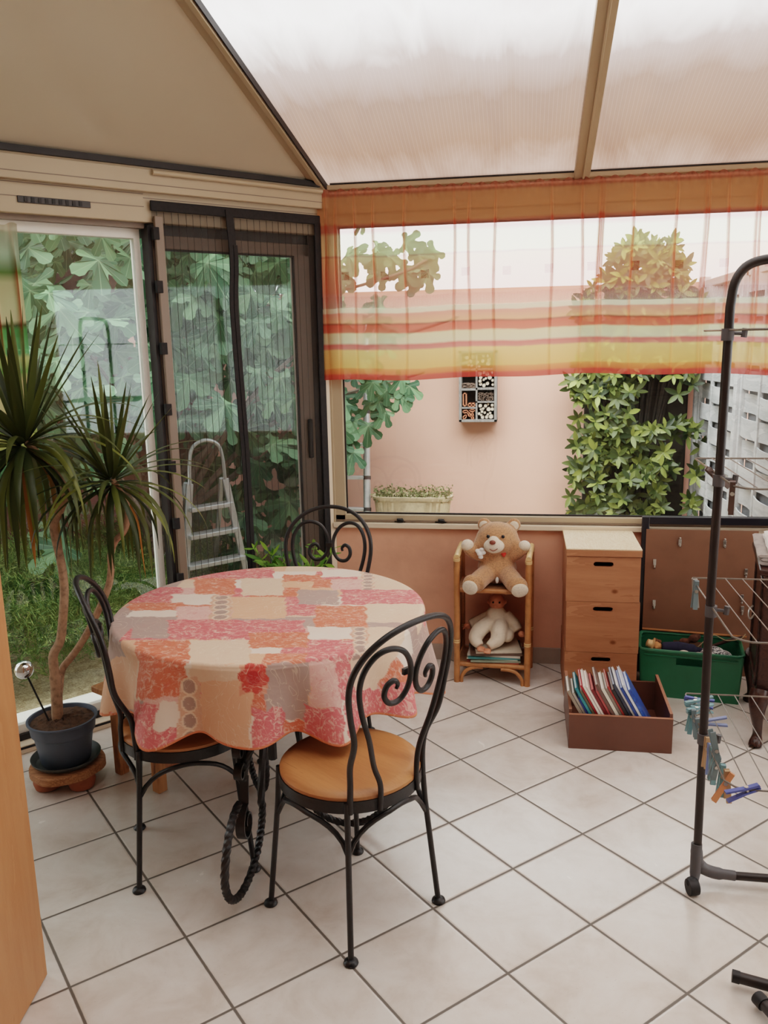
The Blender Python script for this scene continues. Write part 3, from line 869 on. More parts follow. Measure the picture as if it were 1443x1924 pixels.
# telescopic ladder against the pink wall
tl_ = thing('telescopic_ladder', 'telescopic aluminium ladder leaning on the pink garden wall', 'ladder', (-.42, 2.1, -.12))
LXr, LXl = -.236, -.66
def lad(x, z): return Vector((x - .022*(z-.36), 2.02 + .22*(z+.12), z))
for x in (LXr, LXl):
    zz = [-.12, .36, .60, .85, 1.10, 1.34, 1.58, 1.82]
    for i in range(len(zz)-1):
        MB().tube([lad(x, zz[i]), lad(x, zz[i+1])], .030 - .0012*i, 12).build('tube_section', MAT['alu_metal'], tl_)
        MB().tube([lad(x, zz[i+1]-.015), lad(x, zz[i+1]+.012)], .034 - .0012*i, 12).build('joint', MAT['grey_dark'], tl_)
for z in (.36, .60, .85, 1.34, 1.58):
    m = MB(); m.bar(lad(LXl, z), lad(LXr, z), .05, .026, (0, 0, 1)); m.build('rung', MAT['alu_metal'], tl_, bevel=.003)

# planter with herbs on a low block by the wall
pt = thing('stone_planter', 'ribbed beige stone trough planted with small herbs by the pink wall', 'planter', (.113, 2.2, .14))
m = MB(); n_ = 72; rows = []
def oval(a, hx, hy, rr):
    c, s = math.cos(a), math.sin(a)
    return (abs(c)**.35*(1 if c > 0 else -1)*hx, abs(s)**.5*(1 if s > 0 else -1)*hy)
for z, k, rib in ((.14, .86, 1), (.30, .92, 1), (.425, .97, 1), (.43, 1.0, 0), (.462, 1.02, 0), (.464, .95, 0), (.44, .92, 0), (.43, .0, 0)):
    row = []
    for i in range(n_*2):
        a = 2*PI*i/(n_*2); x, y = oval(a, .305, .12, 0); g_ = 1 - (.02*rib*(i % 4 < 2))
        row.append((.113 + x*k*g_, 2.2 + y*k*g_, z))
    rows.append(row)
m.grid(rows, closed=True); m.build('trough', MAT['planter'], pt)
m = MB(); vcc = []; r_ = random.Random(9)
HERB = lance(.3, 2)
for k in range(900):
    p = Vector((.113 + r_.uniform(-.30, .30), 2.2 + r_.uniform(-.11, .10), .44 + r_.random()**1.5*.085))
    if r_.random() < .05: p.z += .03
    d = Vector((r_.uniform(-1, 1), r_.uniform(-1, 1), r_.uniform(.2, 1.4)))
    scatter(m, vcc, HERB, leaf_matrix(p, d, r_.uniform(-1, 0), r_.uniform(-3, 3), r_.uniform(.018, .03)))
m.build('herbs', MAT['thyme'], pt, vcol=vcc)
struct('trim_16', MB().box(-.25, 2.02, -.12, .5, 2.38, .14), MAT['slab'], smooth=False)

# insect hotel on the wall
ih = thing('insect_hotel', 'weathered wooden insect hotel filled with logs and bricks on the pink wall', 'insect hotel', (.60, 2.55, 1.0))
X0, X1, Z0, Z1, Yf = .455, .75, 1.0, 1.55, 2.44
fr = MB(); fr.box(X0, Yf, Z0, X0+.022, 2.6, Z1); fr.box(X1-.022, Yf, Z0, X1, 2.6, Z1); fr.box(X0, Yf, Z0, X1, 2.6, Z0+.02); fr.box(X0, Yf, Z1-.02, X1, 2.6, Z1)
fr.build('frame', MAT['weathered'], ih, bevel=.002)
MB().box(X0+.01, 2.58, Z0+.01, X1-.01, 2.595, Z1-.01).build('back', MAT['hotel_dark'], ih)
dv = MB()
xm = X0+.13
dv.box(xm, Yf+.005, Z0+.02, xm+.014, 2.58, Z1-.02)
MB().box(X0+.022, Yf+.005, 1.105, xm, 2.58, 1.117).build('divider', MAT['weathered'], ih)
MB().box(X0+.022, Yf+.005, 1.245, xm, 2.58, 1.262).build('divider', MAT['weathered'], ih)
MB().box(xm, Yf+.005, 1.15, X1-.02, 2.58, 1.162).build('divider', MAT['weathered'], ih)
MB().box(xm, Yf+.005, 1.25, X1-.02, 2.58, 1.266).build('divider', MAT['weathered'], ih)
MB().box(X0+.022, Yf+.005, 1.40, X1-.02, 2.58, 1.414).build('divider', MAT['weathered'], ih)
dv.build('divider', MAT['weathered'], ih)
r_ = random.Random(2)
def logs(x0, x1, z0, z1, n):
    done_ = []
    for k in range(900):
        r0 = r_.uniform(.008, .017); x = r_.uniform(x0+r0, x1-r0); z = r_.uniform(z0+r0, z1-r0)
        if all((x-a)**2+(z-b)**2 > (r0+c)**2*.95 for a, b, c in done_):
            done_.append((x, z, r0)); yf = Yf + r_.uniform(.005, .03)
            MB().tube([(x, yf, z), (x, 2.58, z)], r0, 12).build('log', MAT['log_end'], ih)
            if len(done_) >= n: break
logs(xm+.014, X1-.024, Z0+.02, 1.145, 20); logs(xm+.014, X1-.024, 1.268, 1.395, 14); logs(X0+.024, X1-.024, 1.416, 1.53, 14)
def hollow_brick(c, w_, h_, rot, holes):
    m = MB(); M4 = Matrix.Translation(c) @ Matrix.Rotation(rot, 4, 'Y'); t = .008
    segs = [(-w_/2, -h_/2, w_/2, -h_/2+t), (-w_/2, h_/2-t, w_/2, h_/2)] + [(-w_/2 + (w_-t)*k/holes, -h_/2, -w_/2 + (w_-t)*k/holes + t, h_/2) for k in range(holes+1)]
    for a, b, c2, d in segs:
        mm = MB().box(a, -.04, b, c2, .06, d); m.add([M4 @ Vector(p) for p in mm.v], mm.f)
    m.build('brick', MAT['brick'], ih)
hollow_brick((.50, Yf+.05, 1.175), .030, .105, 0, 1); hollow_brick((.553, Yf+.05, 1.133), .06, .028, 0, 2)
hollow_brick((.505, Yf+.05, 1.082), .044, .026, -.1, 1); hollow_brick((.558, Yf+.05, 1.09), .044, .024, .05, 1); hollow_brick((.535, Yf+.05, 1.06), .045, .022, 1.2, 1); hollow_brick((.50, Yf+.05, 1.04), .04, .026, -.9, 1); hollow_brick((.56, Yf+.05, 1.045), .06, .022, 1.5, 2)
m = MB()
for k in range(160):
    x = r_.uniform(xm+.02, X1-.03); z = r_.uniform(1.166, 1.225)
    m.tube([(x, Yf+r_.uniform(.005, .03), z), (x+r_.uniform(-.02, .02), 2.5, z+r_.uniform(-.01, .01))], .0035, 5)
for k in range(120):
    x = r_.uniform(X0+.026, xm-.004); z = r_.uniform(1.265, 1.30)
    m.tube([(x, Yf+r_.uniform(.005, .03), z), (x+r_.uniform(-.01, .01), 2.5, z)], .005, 5)
tw = m.build('twigs', MAT['twig'], ih); tw['kind'] = 'stuff'

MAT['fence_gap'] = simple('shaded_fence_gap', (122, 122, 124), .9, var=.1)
# lattice fence at the right
def fence(name, label, y0, y1, z0=-.1, z1=2.0):
    t = thing(name, label, 'fence', (2.28, (y0+y1)/2, -.12))
    n = 15; hs = (z1-z0)/n
    sl_ = MB()
    for k in range(n):
        sg = 1 if k % 2 else -1
        pts = []; L_ = y1-y0; m_ = 24
        for i in range(m_+1):
            y = y0 + L_*i/m_; pts.append(Vector((2.265 + .022*math.sin(PI*3*i/m_)*sg, y, z0+hs*(k+.5))))
        sl_.strip(pts, (0, 0, hs*.80), .007)
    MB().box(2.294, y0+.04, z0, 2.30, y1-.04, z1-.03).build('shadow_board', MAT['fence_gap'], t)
    sl_.build('slats', MAT['fence'], t, angle=30)
    for i in range(1, 4):
        y = y0 + (y1-y0)*i/3 - (y1-y0)/6*0
        if i < 3: MB().box(2.255, y-.018, z0, 2.275, y+.018, z1).build('batten', MAT['fence'], t)
    fr = MB(); fr.box(2.245, y0, z0, 2.29, y0+.04, z1); fr.box(2.245, y1-.04, z0, 2.29, y1, z1); fr.box(2.245, y0, z1-.03, 2.29, y1, z1+.02)
    fr.build('frame', MAT['fence'], t, bevel=.003)
    MB().box(2.225, y1+.0, -.12, 2.295, y1+.07, 2.05).build('post', MAT['fence'], t, bevel=.004)
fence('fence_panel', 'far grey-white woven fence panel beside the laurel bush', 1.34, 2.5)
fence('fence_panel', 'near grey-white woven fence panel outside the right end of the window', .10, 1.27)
ht = thing('garden_hedge', 'dark dense hedge rising above the brown slab wall behind the fig tree', 'hedge', Lp(-.2, 3.8, -.12))
m = MB(); vcc = []; r_ = random.Random(31); HL = m_leaf('hedge_leaf', (24, 38, 24), (64, 90, 54), rough=.5)
while len(m.v) < 2600*15:
    p = Lp(r_.uniform(-2.6, 3.0), r_.uniform(3.2, 4.3), r_.uniform(.2, 3.5))
    if p.y > 2.4: continue
    scatter(m, vcc, LAUREL, leaf_matrix(p, Vector((.5, -.6, .4)) + Vector((r_.uniform(-.7, .7), r_.uniform(-.7, .7), r_.uniform(-.3, .7))), r_.uniform(-.8, .2), r_.uniform(-1.5, 1.5), r_.uniform(.14, .27)))
m.build('foliage', HL, ht, vcol=vcc)
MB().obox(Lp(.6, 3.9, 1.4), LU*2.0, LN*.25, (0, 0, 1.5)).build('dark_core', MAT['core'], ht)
hb2 = thing('garden_tree', 'dark leafy tree crown showing over the garden wall behind the fig leaves', 'tree', (-1.9, 3.6, -.12))
m = MB(); vcc = []
for k in range(1100):
    p = Vector((-1.95 + r_.gauss(0, .5), 3.7 + r_.uniform(-.6, .6), r_.uniform(1.6, 3.5)))
    if p.x > -.75: continue
    scatter(m, vcc, LAUREL, leaf_matrix(p, Vector((.3, -.8, .3)) + Vector((r_.uniform(-.7, .7), r_.uniform(-.7, .7), r_.uniform(-.3, .7))), r_.uniform(-.8, .2), r_.uniform(-1.5, 1.5), r_.uniform(.12, .24)))
m.build('foliage', HL, hb2, vcol=vcc)
MB().tube([(-1.9, 3.6, -.12), (-1.9, 3.65, 2.4)], .07, 10).build('trunk', MAT['bark'], hb2)
# trees far beyond the wall
def hazy(name, label, c, size, n, seed, lmat):
    bush(name, label, c, size, n, (LAUREL, (.12, .22)), lmat, seed)
# printed patches of the tablecloth, unrolled around the table centre (metres)
PATCHES = [
 ('pink', [(-0.5, 0.45), (-0.13, 0.48), (-0.09, 0.33), (-0.44, 0.3)]),
 ('pink', [(-0.64, 0.17), (-0.4, 0.19), (-0.32, 0.01), (-0.55, -0.01)]),
 ('white', [(-0.4, 0.1), (-0.23, 0.12), (-0.19, -0.0), (-0.35, -0.02)]),
 ('chain', [(-0.25, 0.1), (-0.18, 0.11), (-0.09, -0.15), (-0.16, -0.16)]),
 ('peach', [(-0.17, 0.09), (0.02, 0.11), (0.09, -0.12), (-0.09, -0.14)]),
 ('cream', [(-0.22, 0.33), (-0.06, 0.34), (0.01, 0.13), (-0.14, 0.11)]),
 ('orange', [(-0.4, 0.31), (-0.24, 0.33), (-0.17, 0.12), (-0.32, 0.11)]),
 ('orange', [(-0.52, -0.01), (-0.32, 0.01), (-0.29, -0.07), (-0.48, -0.09)]),
 ('grey', [(-0.44, -0.15), (-0.29, -0.14), (-0.2, -0.34), (-0.34, -0.35)]),
 ('pinkwhite', [(-0.33, -0.03), (-0.21, -0.02), (-0.16, -0.16), (-0.27, -0.17)]),
 ('pink', [(-0.3, -0.17), (0.15, -0.13), (0.2, -0.3), (-0.22, -0.35)]),
 ('orange', [(-0.32, -0.37), (-0.15, -0.35), (-0.09, -0.5), (-0.25, -0.52)]),
 ('cream', [(-0.15, -0.35), (0.04, -0.33), (0.09, -0.51), (-0.08, -0.53)]),
 ('orange', [(0.01, -0.26), (0.2, -0.24), (0.23, -0.37), (0.05, -0.39)]),
 ('white', [(0.18, -0.19), (0.32, -0.18), (0.34, -0.29), (0.21, -0.3)]),
 ('orange', [(0.15, 0.02), (0.33, 0.04), (0.37, -0.17), (0.2, -0.19)]),
 ('pink', [(0.04, 0.05), (0.14, 0.06), (0.18, -0.08), (0.08, -0.09)]),
 ('grey', [(0.04, 0.2), (0.19, 0.21), (0.23, 0.04), (0.09, 0.03)]),
 ('orange', [(-0.07, 0.39), (0.09, 0.4), (0.11, 0.31), (-0.04, 0.3)]),
 ('white', [(0.07, 0.48), (0.22, 0.49), (0.24, 0.39), (0.09, 0.37)]),
 ('pinkwhite', [(0.13, 0.35), (0.25, 0.36), (0.28, 0.22), (0.17, 0.21)]),
 ('chain', [(0.23, 0.47), (0.28, 0.47), (0.32, 0.21), (0.28, 0.21)]),
 ('cream', [(0.28, 0.45), (0.41, 0.47), (0.44, 0.24), (0.32, 0.23)]),
 ('pink', [(0.2, 0.22), (0.51, 0.24), (0.53, 0.07), (0.24, 0.04)]),
 ('cream', [(0.32, 0.06), (0.53, 0.08), (0.55, -0.11), (0.36, -0.13)]),
 ('chain', [(0.32, -0.18), (0.37, -0.17), (0.41, -0.41), (0.37, -0.41)]),
 ('cream', [(0.37, -0.17), (0.49, -0.16), (0.53, -0.41), (0.42, -0.42)]),
 ('pink', [(0.21, -0.31), (0.35, -0.3), (0.38, -0.46), (0.25, -0.48)]),
 ('cream', [(-0.08, -0.51), (-0.02, -0.52), (0.03, -0.52), (0.07, -0.51), (0.07, -0.52), (0.08, -0.54), (0.08, -0.56), (0.02, -0.57), (-0.03, -0.57), (-0.09, -0.57), (-0.09, -0.55), (-0.08, -0.53)]),
 ('peach', [(-0.06, -0.57), (-0.0, -0.57), (0.05, -0.56), (0.11, -0.56), (0.12, -0.63), (0.12, -0.7), (0.13, -0.77), (0.06, -0.78), (-0.02, -0.79), (-0.11, -0.79), (-0.09, -0.71), (-0.07, -0.64)]),
 ('grey', [(0.14, -0.5), (0.18, -0.49), (0.22, -0.48), (0.25, -0.46), (0.28, -0.52), (0.3, -0.57), (0.33, -0.62), (0.28, -0.64), (0.22, -0.65), (0.17, -0.66), (0.16, -0.61), (0.15, -0.55)]),
 ('pink', [(0.12, -0.63), (0.16, -0.63), (0.19, -0.62), (0.22, -0.61), (0.24, -0.65), (0.25, -0.69), (0.26, -0.73), (0.22, -0.74), (0.18, -0.75), (0.14, -0.76), (0.13, -0.72), (0.13, -0.67)]),
 ('flower', [(0.07, -0.52), (0.09, -0.51), (0.12, -0.51), (0.14, -0.5), (0.14, -0.52), (0.15, -0.55), (0.16, -0.58), (0.13, -0.59), (0.1, -0.59), (0.08, -0.6), (0.07, -0.56), (0.07, -0.53)]),
 ('pinkwhite', [(0.25, -0.46), (0.28, -0.45), (0.3, -0.44), (0.33, -0.43), (0.35, -0.46), (0.38, -0.5), (0.4, -0.53), (0.37, -0.55), (0.34, -0.56), (0.31, -0.58), (0.29, -0.54), (0.27, -0.5)]),
 ('pink', [(0.29, -0.58), (0.33, -0.57), (0.37, -0.55), (0.4, -0.53), (0.43, -0.57), (0.45, -0.61), (0.48, -0.64), (0.43, -0.66), (0.39, -0.68), (0.34, -0.7), (0.33, -0.66), (0.31, -0.62)]),
 ('orange', [(-0.27, -0.47), (-0.2, -0.49), (-0.14, -0.5), (-0.09, -0.51), (-0.1, -0.54), (-0.11, -0.57), (-0.12, -0.61), (-0.18, -0.6), (-0.26, -0.59), (-0.34, -0.57), (-0.32, -0.54), (-0.29, -0.5)]),
 ('pink', [(-0.41, -0.55), (-0.33, -0.58), (-0.27, -0.6), (-0.21, -0.61), (-0.23, -0.65), (-0.25, -0.69), (-0.27, -0.73), (-0.34, -0.71), (-0.43, -0.69), (-0.53, -0.65), (-0.49, -0.62), (-0.45, -0.59)]),
 ('chain', [(-0.13, -0.56), (-0.1, -0.56), (-0.08, -0.56), (-0.06, -0.56), (-0.07, -0.63), (-0.08, -0.7), (-0.1, -0.77), (-0.13, -0.77), (-0.17, -0.77), (-0.2, -0.77), (-0.17, -0.7), (-0.15, -0.63)]),
 ('white', [(-0.21, -0.61), (-0.19, -0.61), (-0.17, -0.62), (-0.15, -0.62), (-0.15, -0.64), (-0.16, -0.67), (-0.17, -0.7), (-0.2, -0.69), (-0.22, -0.69), (-0.25, -0.68), (-0.24, -0.66), (-0.22, -0.63)]),
 ('pink', [(-0.25, -0.68), (-0.22, -0.69), (-0.19, -0.69), (-0.17, -0.7), (-0.18, -0.72), (-0.19, -0.75), (-0.2, -0.77), (-0.23, -0.77), (-0.26, -0.76), (-0.29, -0.76), (-0.28, -0.73), (-0.26, -0.71)]),
 ('orange', [(0.24, -0.65), (0.26, -0.65), (0.29, -0.64), (0.31, -0.63), (0.32, -0.65), (0.33, -0.67), (0.34, -0.69), (0.31, -0.7), (0.28, -0.71), (0.26, -0.72), (0.25, -0.7), (0.24, -0.68)]),
 ('cream', [(0.37, -0.4), (0.4, -0.38), (0.43, -0.36), (0.47, -0.34), (0.49, -0.36), (0.52, -0.38), (0.54, -0.4), (0.5, -0.42), (0.47, -0.45), (0.44, -0.47), (0.41, -0.45), (0.39, -0.42)]),
 ('pink', [(0.39, -0.5), (0.44, -0.47), (0.49, -0.43), (0.55, -0.39), (0.59, -0.41), (0.62, -0.44), (0.66, -0.47), (0.59, -0.53), (0.52, -0.57), (0.46, -0.6), (0.44, -0.57), (0.41, -0.53)]),
 ('pink', [(0.53, -0.37), (0.58, -0.32), (0.63, -0.26), (0.7, -0.17), (0.73, -0.18), (0.77, -0.19), (0.81, -0.2), (0.73, -0.31), (0.67, -0.38), (0.61, -0.43), (0.58, -0.41), (0.56, -0.39)]),
 ('grey', [(0.59, -0.17), (0.62, -0.12), (0.66, -0.03), (0.69, 0.07), (0.73, 0.08), (0.77, 0.08), (0.81, 0.09), (0.78, -0.04), (0.73, -0.15), (0.69, -0.21), (0.66, -0.2), (0.62, -0.19)]),
 ('pink', [(0.76, -0.04), (0.79, 0.09), (0.79, 0.08), (0.79, 0.08), (0.82, 0.08), (0.84, 0.09), (0.86, 0.09), (0.86, 0.09), (0.86, 0.1), (0.83, -0.05), (0.8, -0.04), (0.78, -0.04)]),
 ('peach', [(-0.45, -0.38), (-0.37, -0.43), (-0.32, -0.45), (-0.28, -0.46), (-0.31, -0.51), (-0.35, -0.55), (-0.39, -0.6), (-0.46, -0.57), (-0.54, -0.53), (-0.71, -0.4), (-0.62, -0.4), (-0.52, -0.4)]),
]
# ------------------------------------------------------------------ table, cloth, chairs
TC = Vector((.10, -1.49, 0)); TR = .515
def in_poly(P, poly):
    x, y = P[:, 0], P[:, 1]; ins = np.zeros(len(P), bool); n = len(poly)
    for i in range(n):
        (x0, y0), (x1, y1) = poly[i], poly[(i+1) % n]
        if y0 == y1: continue
        ins ^= ((y0 > y) != (y1 > y)) & (x < (x1-x0)*(y-y0)/(y1-y0) + x0)
    return ins

# (colour, amount of brushed pattern)
PAL = {'pink': (srgb(214, 112, 116), 1), 'white': (srgb(232, 216, 202), .08), 'chain': (srgb(216, 170, 146), .25), 'peach': (srgb(226, 178, 148), .12),
       'cream': (srgb(226, 198, 174), .12), 'orange': (srgb(214, 118, 92), .8), 'grey': (srgb(178, 154, 146), .1), 'pinkwhite': (srgb(226, 176, 168), .7), 'flower': (srgb(222, 150, 128), .5)}
def cloth_colors(uv):
    P = np.array(uv); n = len(P)
    # base: random brick-like patches
    a = R(6); u = P[:, 0]*math.cos(a) + P[:, 1]*math.sin(a); v = -P[:, 0]*math.sin(a) + P[:, 1]*math.cos(a)
    rowi = np.floor(v/.11).astype(int); ui = np.floor((u + .07*(rowi % 2) + .03*(rowi % 3))/.17).astype(int)
    keys = ['pink', 'cream', 'orange', 'grey', 'peach', 'pinkwhite', 'white']
    hsh = (ui*7349 + rowi*9151 + (ui*rowi)*31) % len(keys)
    tab = np.array([[*PAL[k][0][:3], PAL[k][1]] for k in keys]); col = tab[hsh]
    rng = np.random.RandomState(3)
    # rough edges
    jit = np.stack([np.sin(P[:, 1]*90 + 2*np.sin(P[:, 0]*70))*.004, np.sin(P[:, 0]*85 + 2*np.sin(P[:, 1]*60))*.004], 1)
    Q = P + jit
    for nm, poly in PATCHES:
        ins = in_poly(Q, poly)
        col[ins] = (*PAL[nm][0][:3], PAL[nm][1])
        if nm in ('chain', 'flower'):
            pl = np.array(poly); c = pl.mean(0)
            k = len(pl)//4; A, B, C_, D = pl[0], pl[k], pl[2*k], pl[3*k]
            top, bot = (A+B)/2, (C_+D)/2
            if nm == 'chain':
                L_ = np.linalg.norm(bot-top); wd = np.linalg.norm(B-A)*.5; cnt = max(2, int(round(L_/(wd*1.7)))); r0 = L_/cnt*.40
                ax = (bot-top)/L_
                for j in range(cnt):
                    cc = top + ax*L_*(j+.5)/cnt
                    d = np.linalg.norm(P-cc, axis=1)
                    col[d < r0*1.28] = (*srgb(232, 206, 184)[:3], 0)
                    col[d < r0] = (*srgb(168, 142, 132)[:3], 0)
            else:
                for j in range(6):
                    an = j*PI/3; cc = c + .03*np.array([math.cos(an), math.sin(an)])
                    col[np.linalg.norm(P-cc, axis=1) < .016] = (*srgb(206, 82, 72)[:3], .3)
                col[np.linalg.norm(P-c, axis=1) < .02] = (*srgb(190, 60, 60)[:3], .3)
    return col

def make_cloth():
    nth = 840; rows = []; uv = []
    def fold(th):
        return (math.cos(13*th + .9*math.sin(2*th+.5) + .3) + .35*math.cos(7*th+1.1) + .2*math.cos(21*th+2))
    prof = [('t', TR*k/14) for k in range(0)] + [('t', TR*k/100) for k in range(101)] + [('r', k/5) for k in range(1, 6)] + [('s', k/80) for k in range(1, 81)]
    for kind, q in prof:
        row = []
        for i in range(nth):
            th = 2*PI*i/nth; f = fold(th)
            if kind == 't':
                rr, z, rho = q, .757 + .0015*math.sin(5*th)*q, q
            elif kind == 'r':
                a = q*PI/2; rr, z, rho = TR + .012*math.sin(a), .757-.012+.012*math.cos(a), TR + .019*q
            else:
                hem = .226 + .012*math.cos(3*th + .6) + .014*f
                dz = q*hem
                rr = TR + .014 + .026*q + (.034*f)*q**.9
                z = .745 - dz + .0
                rho = TR + .019 + dz
            row.append((TC.x + rr*math.cos(th), TC.y + rr*math.sin(th), z)); uv.append((rho*math.cos(th), rho*math.sin(th)))
        rows.append(row)
    m = MB(); m.grid(rows, closed=True)
    col = cloth_colors(uv)
    # orange piping along the hem
    col = np.array(col); col[-nth*3:] = (*srgb(216, 128, 92)[:3], 0)
    o = m.build('tablecloth', MAT_CLOTH, None, vcol=col, uvs=uv, angle=180)
    tag(o, 'round patchwork-print tablecloth in pink, orange, grey and cream hanging over the table', 'tablecloth')
    s = o.modifiers.new('thickness', 'SOLIDIFY'); s.thickness = .0015; s.offset = -1
    return o
MAT_CLOTH = m_cloth()
make_cloth()

tb = thing('round_table', 'round dining table on black hammered scrollwork iron legs under the patterned cloth', 'table', (TC.x, TC.y, 0))
MB().lathe([(.0, .72), (TR-.012, .72), (TR-.004, .728), (TR-.004, .742), (TR-.012, .75), (0, .75)], (TC.x, TC.y, 0), 64).build('tabletop', MAT['seat_wood'], tb)
MB().lathe([(.20, .70), (.22, .70), (.22, .72), (.20, .72)], (TC.x, TC.y, 0), 32).build('ring', MAT['iron'], tb)
BC = Vector((.115, -1.60, 0))
def scroll_leg(ang, ring_r, cx, wide=1.0):
    d = Vector((math.cos(ang), math.sin(ang), 0)); sd = Vector((-d.y, d.x, 0))
    P = lambda r_, z: BC + d*r_ + Vector((0, 0, z))
    # the big "6": down from the top near the column, round on the floor, back in at mid height
    cz = ring_r + .012; pts = [P(.10, .70), P(.085, .58), P(.085, .45)]
    a0 = R(160)
    for k in range(0, 25):
        a = R(168 + k*11.2)
        rr = ring_r*(1.0 if k < 18 else 1 - .035*(k-17))
        zz = .95 if math.sin(a) < 0 else 1.28
        pts.append(P(cx + rr*math.cos(a)*wide, cz + rr*math.sin(a)*zz))
    sp_ = spline(pts, 5); lg = MB().tube(sp_, [.0125*(1 + .07*math.sin(i*1.3)) for i in range(len(sp_))], 6, twist=.35).build('leg', MAT['iron_h'], tb)
    # inner flat scroll
    q = []
    for k in range(22):
        a = R(95 - k*22); rr = .055*(1 - k/30)
        q.append(P(cx - .01 + rr*math.cos(a), cz + .055 + rr*math.sin(a)*1.1))
    MB().strip([P(cx-.03, cz+.20), P(cx-.02, cz+.14)] + q, sd*.028, .006).build('scroll', MAT['iron'], lg)
    # upper fork of two bars and a small curl
    MB().tube(spline([P(cx-.02, cz+.19), P(cx-.03, cz+.26) + sd*.015, P(cx-.05, cz+.38) + sd*.06, P(cx-.05, .70) + sd*.075], 6), .0115, 7, twist=.5).build('fork', MAT['iron_h'], lg)
    MB().tube(spline([P(cx-.02, cz+.19), P(cx-.03, cz+.26) - sd*.015, P(cx-.05, cz+.38) - sd*.06, P(cx-.05, .70) - sd*.075], 6), .0115, 7, twist=.5).build('fork', MAT['iron_h'], lg)
    for off, sg in ((.23, 1), (.30, 1)):
        q = [P(cx-.03, cz+off-.07)]
        for k in range(16):
            a = R(180 - k*24); rr = .030*(1-k/24)
            q.append(P(cx + .012*sg + rr*math.cos(a), cz + off + rr*math.sin(a)))
        MB().strip(q, sd*.024, .005).build('scroll', MAT['iron'], lg)
scroll_leg(R(-88), .152, .350, 1.3)
scroll_leg(R(2), .15, .255)
scroll_leg(R(122), .15, .255)
MB().tube([BC + Vector((0, 0, .25)), BC + Vector((0, 0, .70))], .016, 8).build('column', MAT['iron'], tb)
MB().lathe([(.03, .40), (.06, .405), (.06, .425), (.03, .43)], (BC.x, BC.y, 0), 20).build('collar', MAT['iron'], tb)
for a in (-93, 2, 122):
    d = Vector((math.cos(R(a)), math.sin(R(a)), 0)); MB().bar(BC + d*.0 + Vector((0, 0, .415)), BC + d*.10 + Vector((0, 0, .46)), .02, .01).build('link', MAT['iron'], tb)

def make_chair(label):
    """front is +x, back is -x, origin on the floor under the seat centre"""
    t = thing('bistro_chair', label, 'chair', (0, 0, 0))
    kw = dict(parent=t, world=False)
    MB().lathe([(0, .447), (.196, .447), (.203, .453), (.203, .462), (.194, .470), (.170, .473), (0, .471)], (0, 0, 0), 48).build('seat', MAT['seat_wood'], **kw)
    MB().lathe([(.199, .418), (.206, .418), (.206, .452), (.199, .452)], (0, 0, 0), 48).build('seat_ring', MAT['iron'], **kw)
    la = [R(a) for a in (45, 135, 225, 315)]
    for a in la:
        d = Vector((math.cos(a), math.sin(a), 0))
        m = MB(); m.tube([d*.207 + Vector((0, 0, .45)), d*.214 + Vector((0, 0, .34)), d*.250 + Vector((0, 0, .008))], .0085, 10)
        lg = m.build('leg', MAT['iron'], **kw)
        MB().lathe([(.010, .016), (.019, .010), (.021, .004), (.019, 0), (0, 0)][::-1], d*.251, 16).build('foot_pad', MAT['iron'], parent=lg, world=False)
    for k in range(4):
        a0, a1 = la[k], la[k] + PI/2; m = MB(); pts = []
        for i in range(17):
            u = i/16; a = a0 + (a1-a0)*u; arch = math.sin(PI*u)
            rr = .214 - .012*arch
            p0 = Vector((math.cos(a0), math.sin(a0), 0))*.216; p1 = Vector((math.cos(a1), math.sin(a1), 0))*.216
            ch = p0.lerp(p1, u); ci = Vector((math.cos(a), math.sin(a), 0))*.205
            pts.append(ch.lerp(ci, min(1, arch*1.1)) + Vector((0, 0, .30 + .112*min(1, arch**.75))))
        m.tube(pts, .0075, 8); m.build('brace', MAT['iron'], **kw)
    # back: outer hoop, two inner rods ending in scrolls
    def lean(z): return -.150 - .16*max(0, z-.45) - .03*max(0, z-.45)**2
    def bp(y, z, dx=0):
        xb = -math.sqrt(max(.0, .2085**2 - min(abs(y), .145)**2)); xa = lean(z) - .05*(1-(abs(y)/.2)**2)
        k = min(1, max(0, (z-.50)/.16)); k = k*k*(3-2*k)
        return Vector((xb + (xa-xb)*k + dx*k, y, z))
    half = [(.142, .42), (.140, .50), (.146, .56), (.160, .64), (.178, .72), (.188, .785), (.183, .84), (.158, .89), (.115, .928), (.06, .950), (0, .957)]
    pts = [bp(-y, z) for y, z in half] + [bp(y, z) for y, z in half[-2::-1]]
    bk = MB().tube(spline(pts, 6), .0085, 10).build('back_hoop', MAT['iron'], **kw)
    for s in (-1, 1):
        half = [(.072, .42), (.070, .49), (.088, .55), (.118, .64), (.146, .72), (.160, .79), (.153, .845), (.125, .885), (.085, .895), (.045, .878), (.018, .84), (.010, .80), (.018, .762), (.042, .737), (.072, .738), (.090, .762), (.086, .790), (.066, .801), (.052, .788), (.055, .775)]
        pts = [bp(s*y, z, .004) for y, z in half]
        sp = spline(pts, 6); n_ = len(sp)
        MB().tube(sp, [.0078 if i < n_-14 else .0078 - .003*(i-n_+14)/14 for i in range(n_)], 10).build('scroll_rod', MAT['iron'], **kw)
    c = MB().box(-.238, -.014, .795, -.228, .014, .812); c.build('clasp', MAT['iron'], **kw)
    return t

